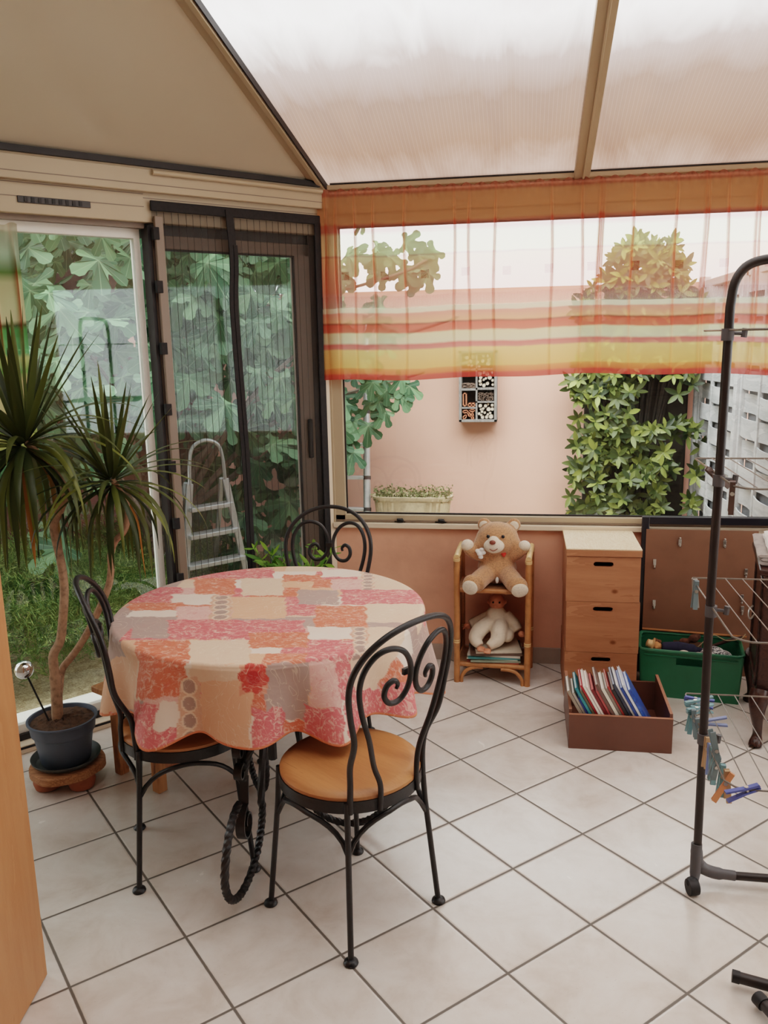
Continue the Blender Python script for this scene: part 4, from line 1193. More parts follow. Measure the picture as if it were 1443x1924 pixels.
ch = make_chair('black iron bistro chair with round wooden seat in the foreground, its back to the camera')
def place(o, x, y, face, label=None):
    o.location = (x, y, 0); o.rotation_euler = (0, 0, R(face)); o['group'] = 'bistro chairs around the table'
    if label: o['label'] = label
c2 = copy_tree(ch); c3 = copy_tree(ch)
place(ch, .468, -1.972, 144)
place(c2, -.115, -1.772, 25, 'black iron bistro chair pushed in at the left of the table, seat under the cloth')
place(c3, .125, -1.02, -95, 'black iron bistro chair behind the table with only its scrolled back showing')
ORG[ch.name] = Vector((0, 0, 0))

# pine bench half under the table
pb = thing('low_bench', 'low pine bench standing on the floor under the left side of the table', 'bench', (-.35, -1.15, 0))
E1 = Vector((.208, -.112, 0)).normalized(); E2 = Vector((-E1.y, E1.x, 0))
A_ = Vector((-.602, -1.345, 0)); W_, D_ = .236, .50
def bp_(u, v, z): return A_ + E1*u + E2*v + Vector((0, 0, z))
for u in (0, W_):
    for v in (0.02, D_):
        m = MB(); m.obox(bp_(u, v, .175), E1*.02, E2*.02, (0, 0, .175)); m.build('leg', MAT['pine_leg'], pb, bevel=.003)
m = MB(); m.obox(bp_(W_/2, D_/2+.01, .363), E1*(W_/2+.05), E2*(D_/2+.06), (0, 0, .013)); m.build('top', MAT['pine_leg'], pb, bevel=.004)
for u in (0, W_):
    m = MB(); m.obox(bp_(u, D_/2, .10), E1*.010, E2*D_/2, (0, 0, .025)); m.build('rail', MAT['pine'], pb, bevel=.002)
m = MB(); m.obox(bp_(W_/2, D_/2, .13), E1*W_/2, E2*.03, (0, 0, .012)); m.build('rail', MAT['pine'], pb, bevel=.002)

# potted dracaena on its log slice
ls = thing('plant_stand', 'round slice of log on three clay feet carrying the dracaena pot', 'plant stand', (-.765, -1.425, 0))
PCX, PCY = -.765, -1.425
m = MB(); rows = []
for z, k in ((.058, .96), (.060, 1.0), (.086, 1.0), (.090, .95), (.090, .01)):
    rows.append([(PCX + .138*k*(1+.03*math.sin(3*a)+.015*math.sin(7*a))*math.cos(a), PCY + .138*k*(1+.03*math.sin(3*a)+.015*math.sin(7*a))*math.sin(a), z) for a in [2*PI*i/48 for i in range(48)]])
m.grid(rows, closed=True); m.add(rows[0], [tuple(range(47, -1, -1))]); m.build('slab', MAT['log'], ls)
for a in (-20, 100, 220):
    MB().lathe([(.030, 0), (.045, .006), (.052, .03), (.048, .058), (0, .058)], (PCX+.075*math.cos(R(a)), PCY+.075*math.sin(R(a)), 0), 24).build('foot', MAT['terracotta'], ls)
sc_ = MB().lathe([(0, .091), (.095, .091), (.108, .096), (.124, .118), (.128, .119), (.126, .112), (.112, .098), (.10, .0965), (0, .0965)], (PCX, PCY, 0), 48).build('saucer', MAT['saucer'])
tag(sc_, 'dark round plastic saucer on the log slice under the pot', 'saucer')
dp = thing('potted_dracaena', 'twin-stemmed dracaena with spiky drooping leaves in a blue-grey plastic pot', 'plant', (PCX, PCY, .097))
MB().lathe([(0, .098), (.086, .098), (.090, .102), (.108, .215), (.116, .220), (.121, .262), (.128, .266), (.128, .272), (.120, .272), (.114, .255), (.110, .24), (0, .24)], (PCX, PCY, 0), 56).build('pot', MAT['pot'], dp)
rows = []; r_ = random.Random(4)
for k in range(9):
    rr = .116*k/8; rows.append([(PCX + rr*math.cos(a), PCY + rr*math.sin(a), .262 + .012*(1-k/8) + (r_.uniform(-.006, .006) if k < 8 else -.004)) for a in [2*PI*i/40 for i in range(40)]])
MB().grid(rows, closed=True).build('soil', MAT['soil'], dp, angle=20)
s1 = [(-.782, -1.43, .25), (-.773, -1.43, .392), (-.774, -1.43, .477), (-.769, -1.43, .525), (-.74, -1.43, .572), (-.724, -1.43, .629), (-.700, -1.43, .771), (-.701, -1.43, .88), (-.713, -1.43, .963), (-.715, -1.43, 1.018), (-.692, -1.43, 1.058), (-.664, -1.43, 1.113), (-.655, -1.43, 1.167), (-.70, -1.44, 1.24), (-.775, -1.45, 1.32)]
s2 = [(-.780, -1.43, .30), (-.795+.02, -1.41, .369), (-.767, -1.39, .446), (-.732, -1.38, .492), (-.695, -1.38, .537), (-.642, -1.38, .614), (-.56, -1.38, .76), (-.536, -1.38, .842), (-.532, -1.38, .898), (-.511, -1.38, .949), (-.472, -1.38, .989), (-.454, -1.38, 1.039), (-.456, -1.38, 1.10), (-.500, -1.38, 1.18)]
sp = spline(s1, 5); tk = MB().tube(sp, [.021 if i < 8 else max(.010, .0185 - .0001*i) for i in range(len(sp))], 12).build('trunk', MAT['stem'], dp)
sp = spline(s2, 5); MB().tube(sp, [max(.008, .0145 - .00006*i) for i in range(len(sp))], 12).build('trunk', MAT['stem'], dp)
def strap_crown(name, c, n, lmin, lmax, w0, seed, mats, upl):
    r_ = random.Random(seed); m = MB(); m2 = MB()
    for k in range(n):
        u = (k+.5)/n; az = k*2.39996 + r_.uniform(-.3, .3)
        el0 = R(86 - 128*u**.75) + r_.uniform(-.12, .12)      # inner leaves upright, outer hang
        L_ = lmin + (lmax-lmin)*r_.uniform(.55, 1)
        droop = (.5 + 1.5*u)*r_.uniform(.7, 1.2)*(0.15 if u < .22 else 1)
        tgt = m2 if (u > .93 and r_.random() < .35) else m
        p = Vector(c) + Vector((math.cos(az), math.sin(az), 0))*.012 + Vector((0, 0, -.05*u+.02)); N_ = 12; rows_ = []; el = el0
        for i in range(N_+1):
            t = i/N_; d = Vector((math.cos(az)*math.cos(el), math.sin(az)*math.cos(el), math.sin(el)))
            wd = w0*min(1, .45 + 3*t)*(1 - t**2.6) + .0006
            sd = Vector((-math.sin(az), math.cos(az), 0)); up = sd.cross(d)
            rows_.append([p - sd*wd + up*wd*.35, p, p + sd*wd + up*wd*.35])
            p = p + d*L_/N_; el = max(R(-88), el - droop*L_*2.2/N_*(1 + t))
        tgt.grid(rows_)
    cr = m.build(name, mats[0], dp, angle=180)
    if m2.v: m2.build('withered_leaves', mats[1], dp, angle=180)
strap_crown('leaf_crown', (-.785, -1.45, 1.315), 92, .30, .50, .0145, 6, (MAT['strap_leaf'], MAT['yellow_leaf']), 1)
strap_crown('leaf_crown', (-.502, -1.38, 1.175), 70, .22, .42, .0105, 8, (MAT['strap_leaf'], MAT['yellow_leaf']), 1)
gs = thing('mirror_ball_stake', 'small mirrored ball on a thin stick stuck in the dracaena pot', 'ornament', (-.795, -1.46, .26))
MB().tube([(-.795, -1.46, .262), (-.862, -1.465, .445)], .0035, 8).build('stick', MAT['rubber'], gs)
MB().ell((-.873, -1.466, .474), .035, None, 32, 20).build('ball', MAT['chrome'], gs)

# leafy plant in the corner behind the table
kp = thing('corner_plant', 'bright green bamboo-like plant in the corner behind the table', 'plant', (-.09, -.46, 0))
MB().lathe([(0, 0), (.09, 0), (.115, .2), (.12, .2), (.12, .22), (.108, .22), (.10, .19), (0, .19)], (-.09, -.46, 0), 32).build('pot', MAT['terracotta'], kp)
m = MB(); m2 = MB(); r_ = random.Random(12); vcc = []
LN2 = lance(.12, 4)
for k in range(10):
    az = r_.random()*6.28; le = r_.uniform(.30, .50)
    tip = Vector((-.09 + math.cos(az)*.26*r_.random()+.03, -.46 + math.sin(az)*.18*r_.random(), .20+le))
    st_ = spline([(-.09, -.46, .18), ((-.09+tip.x)/2, (-.46+tip.y)/2, .2+le*.65), tip], 6); m2.tube(st_, .003, 5)
    for i in range(4, len(st_)):
        for s in (-1, 1):
            d = Vector((r_.uniform(-1, 1), r_.uniform(-1, .6), r_.uniform(-.2, .9))).normalized(); x = d.orthogonal().normalized(); zz = x.cross(d)
            scatter(m, vcc, LN2, Matrix.Translation(st_[i]) @ Matrix((x, d, zz)).transposed().to_4x4() @ Matrix.Scale(r_.uniform(.04, .085), 4))
m.build('leaves', MAT['indoor_leaf'], kp, vcol=vcc); m2.build('stems', MAT['rosemary'], kp)
# ------------------------------------------------------------------ curtains
CS = [(0, srgb(206, 96, 72)), (.028, srgb(212, 104, 78)), (.04, srgb(255, 204, 152)), (.10, srgb(255, 200, 146)), (.17, srgb(255, 196, 140)), (.185, srgb(222, 92, 66)), (.215, srgb(222, 100, 84)), (.235, srgb(242, 222, 170)), (.335, srgb(244, 222, 160)),
      (.345, srgb(196, 92, 40)), (.352, srgb(246, 176, 108)), (.43, srgb(242, 152, 96)), (.53, srgb(236, 120, 74)), (.555, srgb(226, 132, 118)), (.605, srgb(236, 190, 176)), (.615, srgb(240, 228, 196)), (.637, srgb(240, 226, 190)), (.645, srgb(228, 122, 92)), (.69, srgb(240, 160, 96))]
CS2 = [(.700, srgb(160, 60, 30)), (.708, srgb(222, 92, 66)), (.742, srgb(226, 110, 84)), (.752, srgb(236, 226, 180)), (.80, srgb(236, 228, 190)), (.812, srgb(222, 112, 106)), (.832, srgb(226, 132, 120)), (.842, srgb(250, 212, 136)), (.935, srgb(250, 200, 116)), (.942, srgb(244, 158, 84)), (.966, srgb(238, 126, 66)), (.975, srgb(222, 66, 48)), (1.0, srgb(206, 54, 40))]
def two_ramps(n, t, s1, s2, cut):
    a = n.ramp(t, s1); b = n.ramp(t, s2); return n.mix(n.math('GREATER_THAN', t, cut), a, b)
_old_ramp = NT.ramp
def _ramp(self, fac, stops, interp='LINEAR'):
    if len(stops) <= 32: return _old_ramp(self, fac, stops, interp)
NT.ramp = _ramp
def pale(st, k):
    return [(p, tuple(c[i] + (w - c[i])*k for i, w in enumerate((1, .93, .84))) + (1,)) for p, c in st]
MAT['curtain'] = m_curtain('striped_voile', pale(CS, .22) + pale(CS2, .06), .38)
GS = [(0, srgb(226, 214, 190)), (.12, srgb(206, 214, 190)), (.20, srgb(110, 130, 70)), (.24, srgb(216, 196, 150)), (.40, srgb(226, 200, 160)), (.42, srgb(90, 76, 40)), (.44, srgb(96, 150, 84)), (.54, srgb(104, 160, 100)), (.56, srgb(206, 190, 120)), (.62, srgb(120, 160, 90)), (.66, srgb(220, 190, 140)), (.80, srgb(224, 200, 150)), (.84, srgb(110, 150, 80)), (.92, srgb(200, 190, 120)), (1, srgb(120, 150, 84))]
MAT['curtain_green'] = m_curtain('green_striped_voile', GS, .70, folds=False)

def curtain(name, label, pt, u0, u1, z0, z1, mat, depth, nfold, seed, nx=420, nz=44, gather=.12):
    """pt(u, off, z) -> point"""
    r_ = random.Random(seed); ph = [r_.random()*6.28 for _ in range(6)]
    creases = sorted(r_.uniform(u0, u1) for _ in range(nfold))
    rows = []; uv = []; vcr = []
    for j in range(nz+1):
        t = j/nz; row = []
        for i in range(nx+1):
            u = u0 + (u1-u0)*i/nx
            w1 = math.sin(u*9+ph[0])*.5 + math.sin(u*17+ph[1])*.3 + math.sin(u*31+ph[2])*.2
            cr = 0
            for c in creases:
                q = (u-c-.004*math.sin(t*7+c*40))/.0048
                if abs(q) < 4: cr += math.exp(-q*q)*(1 - .75*min(1, max(0, (t-.45)/.35)))
            pk = math.sin(u*150+ph[3])*.006*max(0, 1 - t/.07)
            off = -depth*(w1*(.25+.75*t)) - cr*.022*min(1, t*6) + pk
            z = z0 + (z1-z0)*t + .008*math.sin(u*3.1+ph[4])*t + .004*math.sin(u*11+ph[5])*t + (.006*math.sin(u*95) if j == 0 else 0)
            row.append(pt(u, off, z)); uv.append((u, t)); k_ = min(1, cr)*(1 if t > .17 else .35); vcr.append((k_, k_, k_))
        rows.append(row)
    m = MB(); m.grid(rows); o = m.build(name, mat, None, uvs=uv, vcol=vcr, angle=180)
    return tag(o, label, 'curtain')
curtain('window_curtain', 'sheer orange, red and yellow striped curtain hanging over the top of the long window', lambda u, o, z: (u, -.05+o, z), -.030, 2.75, 2.343, 1.462, MAT['curtain'], .012, 32, 3, 760)
rod = MB().tube([(-.03, -.036, 2.331), (2.9, -.036, 2.331)], .005, 10).build('curtain_rod', MAT['alu_light'])
tag(rod, 'thin cream rod carrying the orange striped curtain', 'curtain rod')
curtain('door_curtain', 'green and cream striped sheer curtain at the left edge beside the fixed glass', lambda u, o, z: tuple(Lp(u, -.03+o, z)), 1.455, 2.3, 2.10, 1.22, MAT['curtain_green'], .012, 8, 5, 120, 24)

# ------------------------------------------------------------------ rattan shelf, bear, doll, magazines
rs = thing('rattan_shelf', 'small two-tier rattan shelf with armrests standing against the salmon wall', 'shelf', (.82, -.17, 0))
FLp, FRp, BRp, BLp = (.645, -.285), (.983, -.305), (.998, -.065), (.655, -.050)
for (x, y), h_ in ((FLp, .625), (FRp, .622), (BRp, .625), (BLp, .625)):
    lg = MB().tube([(x, y, 0), (x+.001, y, .3), (x, y, h_)], .0145, 14).build('post', MAT['rattan'], rs)
    for z in (.205, .215, h_-.012, h_-.004): MB().tube([(x, y, z-.003), (x, y, z+.003)], .0165, 14).build('wrap', MAT['rattan_pale'], lg)
for a, b in ((FLp, BLp), (FRp, BRp)):
    MB().tube(spline([(a[0], a[1]-.005, .628), ((a[0]+b[0])/2, (a[1]+b[1])/2, .634), (b[0], b[1], .636)], 5), .0145, 12).build('armrest', MAT['rattan_pale'], rs)
    for z0, z1 in ((.10, .46),):
        MB().add([(a[0]*.9+b[0]*.1, a[1]*.9+b[1]*.1, z0), (b[0], b[1], z0), (b[0], b[1], z1+.12), (a[0]*.9+b[0]*.1, a[1]*.9+b[1]*.1, z1)], [(0, 1, 2, 3)]).build('side_panel', MAT['weave'], rs)
for z in (.468, .092):
    m = MB(); m.add([(FLp[0], FLp[1]+.02, z-.008), (FRp[0], FRp[1]+.02, z-.008), (BRp[0], BRp[1], z-.008), (BLp[0], BLp[1], z-.008), (FLp[0], FLp[1]+.02, z), (FRp[0], FRp[1]+.02, z), (BRp[0], BRp[1], z), (BLp[0], BLp[1], z)],
        [(3, 2, 1, 0), (4, 5, 6, 7), (0, 1, 5, 4), (1, 2, 6, 5), (2, 3, 7, 6), (3, 0, 4, 7)])
    m.build('shelf_board', MAT['weave'], rs)
    MB().tube([(FLp[0], FLp[1]+.012, z-.004), (FRp[0], FRp[1]+.012, z-.004)], .012, 12).build('front_rail', MAT['rattan'], rs)
    MB().tube([(BLp[0], BLp[1], z-.004), (BRp[0], BRp[1], z-.004)], .010, 10).build('back_rail', MAT['rattan'], rs)
MB().tube([(BLp[0], BLp[1], .60), (BRp[0], BRp[1], .60)], .010, 10).build('back_rail', MAT['rattan'], rs)
for sx, P_ in ((1, FLp), (-1, FRp)):
    MB().tube(spline([(P_[0]+sx*.022, P_[1], .0), (P_[0]+sx*.025, P_[1], .03), (P_[0]+sx*.05, P_[1]+.002, .062), (P_[0]+sx*.085, P_[1]+.006, .074), (P_[0]+sx*.125, P_[1]+.01, .075)], 5), .009, 10).build('foot_brace', MAT['rattan'], rs)

br = thing('teddy_bear', 'plump light brown teddy bear sitting with open arms on top of the rattan shelf', 'teddy bear', (.832, -.17, .475))
E_ = lambda *a: Euler(tuple(R(x) for x in a)).to_matrix()
remesh_blob('body', [
    ('e', (.833, -.160, .548), (.096, .080, .080)), ('e', (.833, -.152, .594), (.088, .072, .062)), ('e', (.833, -.15, .622), (.074, .060, .04)),
    ('e', (.833, -.16, .690), (.104, .086, .086)), ('e', (.765, -.17, .672), (.045, .05, .045)), ('e', (.901, -.17, .672), (.045, .05, .045)),
    ('t', spline([(.79, -.16, .62), (.745, -.185, .618), (.705, -.20, .645), (.692, -.205, .662)], 4), [.034, .034, .034, .034, .034, .034, .034, .033, .033, .032, .031, .030, .028]),
    ('t', spline([(.88, -.16, .612), (.915, -.185, .622), (.947, -.20, .648), (.962, -.205, .664)], 4), [.034, .034, .034, .034, .034, .033, .033, .032, .031, .030, .029, .028, .026]),
    ('t', spline([(.80, -.19, .535), (.765, -.25, .522), (.735, -.305, .505)], 5), .046), ('t', spline([(.868, -.19, .535), (.90, -.25, .522), (.925, -.305, .505)], 5), .046),
    ('e', (.717, -.318, .508), (.042, .030, .046)), ('e', (.938, -.322, .503), (.044, .030, .046)),
    ('e', (.768, -.135, .757), (.034, .018, .034), E_(0, -20, 0)), ('e', (.912, -.135, .757), (.034, .018, .034), E_(0, 20, 0))], MAT['fur'], br, .0065, 5)
remesh_blob('muzzle', [('e', (.820, -.238, .676), (.050, .034, .036)), ('e', (.818, -.240, .696), (.030, .030, .028)), ('e', (.818, -.246, .655), (.026, .02, .014))], MAT['fur_white'], br, .004, 3)
MB().ell((.814, -.272, .700), (.015, .010, .011), None, 16, 10).build('nose', MAT['nose'], br)
MB().tube(spline([(.800, -.272, .668), (.818, -.276, .660), (.838, -.272, .670)], 5), .0022, 6).build('mouth', MAT['nose'], br)
for x in (.792, .862): MB().ell((x, -.243, .722), (.0085, .006, .0085), None, 14, 8).build('eye', MAT['eye'], br)
for x, rz in ((.768, -20), (.912, 20)):
    MB().ell((x, -.150, .755), (.023, .006, .023), E_(0, rz, 0), 16, 10).build('inner_ear', MAT['fur_white'], br)
MB().ell((.692, -.207, .668), (.031, .031, .029), None, 18, 12).build('paw', MAT['fur_white'], br)
MB().ell((.963, -.207, .670), (.029, .030, .026), None, 18, 12).build('paw', MAT['fur_white'], br)
MB().ell((.712, -.341, .496), (.037, .013, .040), E_(20, 0, -10), 20, 12).build('foot_pad', MAT['fur_white'], br)
MB().ell((.944, -.346, .490), (.040, .013, .038), E_(20, 0, 10), 20, 12).build('foot_pad', MAT['fur_white'], br)
hm = MB()
hm.ell((.870, -.219, .632), (.0075, .004, .0075)); hm.ell((.860, -.220, .633), (.0075, .004, .0075)); hm.ell((.866, -.221, .625), (.0075, .004, .0075)); hm.build('heart_patch', MAT['red_felt'], br)
bw = []
for q in ((.742, -.232, .648), (.762, -.236, .655), (.770, -.236, .640), (.752, -.240, .633), (.757, -.236, .618), (.748, -.238, .642)): bw.append(('e', q, (.013, .010, .010)))
remesh_blob('bow', bw, MAT['white_felt'], br, .0035, 2)
MB().ell((.836, -.245, .508), (.008, .006, .016)).build('tag', MAT['white_felt'], br)

dl = thing('baby_doll', 'soft baby doll in a cream pyjama suit slumped on the magazines in the rattan shelf', 'doll', (.81, -.2, .16))
remesh_blob('pyjama', [
    ('e', (.835, -.15, .265), (.068, .05, .06)), ('e', (.83, -.14, .30), (.052, .044, .045)),
    ('t', spline([(.81, -.16, .27), (.757, -.20, .245), (.733, -.235, .205), (.757, -.262, .178)], 4), [.036, .037, .038, .039, .039, .039, .038, .037, .035, .032, .028, .024, .020]),
    ('t', spline([(.85, -.16, .27), (.848, -.21, .245), (.838, -.245, .208), (.797, -.272, .180)], 4), [.036, .039, .041, .042, .042, .042, .041, .039, .036, .033, .028, .024, .020]),
    ('t', spline([(.875, -.14, .30), (.915, -.16, .27), (.94, -.18, .238)], 4), [.03, .029, .028, .027, .026, .025, .024, .022, .020]),
    ('t', spline([(.79, -.13, .29), (.74, -.12, .26), (.70, -.13, .24)], 4), .024), ('e', (.885, -.19, .215), (.035, .05, .035))], MAT['doll_cloth'], dl, .005, 4)
remesh_blob('head', [('e', (.832, -.125, .362), (.040, .042, .045)), ('e', (.826, -.165, .352), (.012, .010, .010)), ('e', (.83, -.13, .325), (.02, .02, .02)), ('e', (.790, -.12, .358), (.007, .008, .011)), ('e', (.874, -.12, .358), (.007, .008, .011))], MAT['doll_skin'], dl, .004, 3)
for x in (.815, .846): MB().ell((x, -.163, .370), (.005, .004, .005)).build('eye', MAT['eye'], dl)
for c, r0 in (((.763, -.285, .172), -25), ((.792, -.297, .167), 20)):
    bl = [('e', c, (.019, .030, .014), E_(-20, 0, r0))]
    for k in range(4): bl.append(('e', (c[0] - .012 + .008*k, c[1] - .026, c[2]+.004 - .001*k), (.005, .007, .006)))
    remesh_blob('foot', bl, MAT['doll_skin'], dl, .0028, 2)
for c, sx in (((.955, -.193, .222), 1), ((.684, -.135, .232), -1)):
    bl = [('e', c, (.017, .013, .016))]
    for k in range(4): bl.append(('t', [(c[0]+sx*.010, c[1]-.008+.006*k, c[2]-.004), (c[0]+sx*.020, c[1]-.010+.007*k, c[2]-.014)], .0036))
    bl.append(('t', [(c[0], c[1]-.010, c[2]+.004), (c[0]+sx*.010, c[1]-.020, c[2]+.002)], .004))
    remesh_blob('hand', bl, MAT['doll_skin'], dl, .0026, 2)

MG = [((172, 84, 66), .012, -2, .25, 'salmon-red covered magazine at the bottom of the pile under the doll'), ((140, 150, 132), .010, 3, .24, 'grey-green magazine second from the bottom of the pile under the doll'),
      ((196, 206, 190), .006, -1, .245, 'pale green thin magazine in the middle of the pile under the doll'), ((70, 138, 140), .008, 2, .25, 'teal magazine in the middle of the pile under the doll'),
      ((200, 190, 178), .009, -3, .255, 'cream magazine above the teal one in the pile under the doll'), ((96, 74, 62), .010, 4, .25, 'dark brown magazine near the top of the pile under the doll'),
      ((212, 200, 180), .009, 8, .22, 'beige magazine topmost of the pile under the doll')]
z = .0925
for i, (c, th, rz, wd, lab) in enumerate(MG):
    cx, cy = .822 + .006*math.sin(i*2.1) + (.012 if i > 4 else 0), -.185 + .004*math.cos(i*3)
    t = thing('magazine', lab, 'magazine', (cx, cy, z), R(rz), 'magazines under the doll')
    MB().box(-wd/2+.002, -.093, .001, wd/2-.002, .095, th-.001).build('pages', MAT['page'], t, world=False)
    cm = simple('magazine_cover_%d' % i, c, .4, var=.12, scale=30)
    MB().box(-wd/2, -.096, th-.0014, wd/2, .096, th).box(-wd/2, -.096, 0, wd/2, .096, .0014).box(-wd/2, -.0975, 0, wd/2, -.096, th).build('cover', cm, t, world=False)
    z += th + .0004

# ------------------------------------------------------------------ stack of pine boxes
BX0, BX1, BY0, BY1 = 1.152, 1.476, -.402, -.035
zs = [0, .222, .464, .675]
for i, lab in enumerate(('pine storage box at the bottom of the stack, half hidden by the drawer of books', 'pine storage box in the middle of the three-box stack', 'pine storage box on top of the stack by the wall, closed with a pale lid')):
    t = thing('pine_box', lab, 'wooden box', ((BX0+BX1)/2, (BY0+BY1)/2, zs[i]), group='stacked pine boxes')
    z0, z1 = zs[i]+.001, zs[i+1]-.001; jx = (.0, .003, -.001)[i]
    # front board with an oblong grip hole
    hx, hz, hw_, hh = (BX0+BX1)/2+jx, z1-.034, .044, .0115
    out = [(BX0+jx, z0), (BX1+jx, z0), (BX1+jx, z1), (BX0+jx, z1)]
    n_ = 24; hole = [(hx + math.copysign(hw_-hh, math.cos(2*PI*(k+.5)/n_)) + hh*math.cos(2*PI*(k+.5)/n_), hz + hh*math.sin(2*PI*(k+.5)/n_)) for k in range(n_)]
    bm = bmesh.new()
    def ring(pts, y):
        vs = [bm.verts.new((x, y, zz)) for x, zz in pts]
        return vs, [bm.edges.new((vs[k], vs[(k+1) % len(vs)])) for k in range(len(vs))]
    o1, eo1 = ring(out, BY0); h1, eh1 = ring(hole, BY0); o2, eo2 = ring(out, BY0+.016); h2, eh2 = ring(hole, BY0+.016)
    bmesh.ops.triangle_fill(bm, use_beauty=True, edges=eo1+eh1); bmesh.ops.triangle_fill(bm, use_beauty=True, edges=eo2+eh2)
    for A, B in ((o1, o2), (h1, h2)):
        for k in range(len(A)):
            l = (k+1) % len(A)
            bm.faces.new((A[k], A[l], B[l], B[k]))
    bmesh.ops.recalc_face_normals(bm, faces=bm.faces)
    bm.verts.index_update(); m = MB(); m.add([tuple(v.co) for v in bm.verts], [tuple(v.index for v in f_.verts) for f_ in bm.faces]); bm.free()
    m.build('front', MAT['pine'], t, smooth=False)
    MB().box(BX0+jx, BY0+.016, z0, BX0+jx+.014, BY1, z1).build('side', MAT['pine'], t)
    MB().box(BX1+jx-.014, BY0+.016, z0, BX1+jx, BY1, z1).build('side', MAT['pine'], t)
    MB().box(BX0+jx+.014, BY1-.014, z0, BX1+jx-.014, BY1, z1).build('back', MAT['pine'], t)
    MB().box(BX0+jx+.014, BY0+.016, z0, BX1+jx-.014, BY1-.014, z0+.01).build('bottom', MAT['pine'], t)
    if i == 2:
        MB().box(BX0-.004, BY0-.006, .676, BX1+.003, BY1+.002, .706).build('lid_edge', MAT['pine'], t, bevel=.002)
        MB().box(BX0-.004, BY0-.006, .706, BX1+.003, BY1+.002, .7125).build('lid', MAT['pine_pale'], t, bevel=.002)

# ------------------------------------------------------------------ black frame, brown board with clips
bf = thing('picture_frame', 'large empty black picture frame leaning on the wall behind the brown board', 'picture frame', (1.86, -.045, 0))
m = MB()
for a in ((1.522, -.058, 0, 1.556, -.032, .788), (2.115, -.058, 0, 2.15, -.032, .788), (1.556, -.058, .752, 2.115, -.032, .788), (1.556, -.058, 0, 2.115, -.032, .036)): m.box(*a)
m.build('moulding', MAT['black_frame'], bf, bevel=.003)
bb = thing('hardboard_back', 'brown hardboard picture back with metal clips leaning in front of the black frame', 'board', (1.80, -.07, 0))
m = MB(); m.add([(1.541, -.072, .001), (2.052, -.072, .001), (2.052, -.064, .727), (1.541, -.064, .729), (1.541, -.068, .001), (2.052, -.068, .001), (2.052, -.060, .727), (1.541, -.060, .729)],
                [(0, 1, 2, 3), (7, 6, 5, 4), (3, 2, 6, 7), (0, 4, 5, 1), (1, 5, 6, 2), (0, 3, 7, 4)])
m.build('board', MAT['brown_board'], bb)
for x, z, v in ((1.698, .666, 1), (1.902, .664, 1), (1.585, .566, 0), (1.591, .361, 0), (1.995, .40, 0), (2.006, .528, 0), (2.00, .13, 0), (2.0, .343, 0)):
    y = -.0725 + .011*z
    m = MB(); m.box(x-.007, y-.006, z-.014, x+.007, y-.001, z+.016); m.box(x-.004, y-.012, z-.018, x+.004, y-.005, z-.004)
    c = m.build('clip', MAT['steel'], bb, bevel=.001)
    MB().ell((x, y-.004, z+.022 if v else z-.024), .0055, None, 10, 6).build('screw', MAT['steel'], c)

# ------------------------------------------------------------------ green crate and what is in it
CR = Vector((1.503, -.345, 0)); ca = R(-8.5)
CU = Vector((math.cos(ca), math.sin(ca), 0)); CV = Vector((-CU.y, CU.x, 0)); CW, CD, CH = .424, .225, .228
gc = thing('plastic_crate', 'green plastic crate of toys on the floor in front of the brown board', 'crate', CR + CU*CW/2 + CV*CD/2)
def cpt(u, v, z):
    k = z/CH*.012
    return CR + CU*(u + (k if u > CW/2 else -k)) + CV*(v + (k if v > CD/2 else -k)) + Vector((0, 0, z))
def cwall(mb, u0, v0, u1, v1, holes, t_=.006):
    """vertical wall from (u0,v0) to (u1,v1), with a grip hole given as (a0,a1,z0,z1) fractions"""
    seg = [(0, 1, 0, CH)]
    if holes:
        a0, a1, z0, z1 = holes; seg = [(0, 1, 0, z0), (0, a0, z0, z1), (a1, 1, z0, z1), (0, 1, z1, CH)]
    d = (Vector((u1-u0, v1-v0, 0))).normalized(); nn = Vector((-d.y, d.x, 0))
    for a0, a1, z0, z1 in seg:
        q = []
        for off in (0, t_):
            for a, z in ((a0, z0), (a1, z0), (a1, z1), (a0, z1)):
                u = u0 + (u1-u0)*a; v = v0 + (v1-v0)*a
                p = cpt(u, v, z); p = p + (CU*nn.x + CV*nn.y)*off; q.append(p)
        mb.add(q, [(0, 1, 2, 3), (7, 6, 5, 4), (0, 4, 5, 1), (1, 5, 6, 2), (2, 6, 7, 3), (3, 7, 4, 0)])
m = MB()
cwall(m, 0, 0, CW, 0, (.38, .64, .165, .20)); cwall(m, CW, 0, CW, CD, (.35, .65, .165, .20)); cwall(m, CW, CD, 0, CD, (.38, .64, .165, .20)); cwall(m, 0, CD, 0, 0, (.35, .65, .165, .20))
q = [cpt(0, 0, .004), cpt(CW, 0, .004), cpt(CW, CD, .004), cpt(0, CD, .004)]
m.prism(q, (0, 0, .005)); m.build('bin', MAT['green_plastic'], gc, smooth=False)
m = MB(); rp = [cpt(0, 0, CH), cpt(CW, 0, CH), cpt(CW, CD, CH), cpt(0, CD, CH)]
rim = []
for k in range(4):
    a, b, c = rp[k-1], rp[k], rp[(k+1) % 4]
    rim += [b + (a-b).normalized()*.03, b + (a-b).normalized()*.009 + (c-b).normalized()*.009, b + (c-b).normalized()*.03]
m.tube(rim, .0085, 8, closed=True); m.build('rim', MAT['green_plastic'], gc)
m = MB(); lo = [p - Vector((0, 0, .022)) for p in rim]; m.tube(lo, .004, 6, closed=True); m.build('rib', MAT['green_plastic'], gc)
bamb = MB().tube([cpt(-.0, CD-.005, .2435) + Vector((.01, 0, 0)), cpt(CW+.03, CD-.005, .2435)], .0055, 8).build('bamboo_cane', MAT['rattan'])
tag(bamb, 'thin bamboo cane lying along the back rim of the green crate', 'cane')
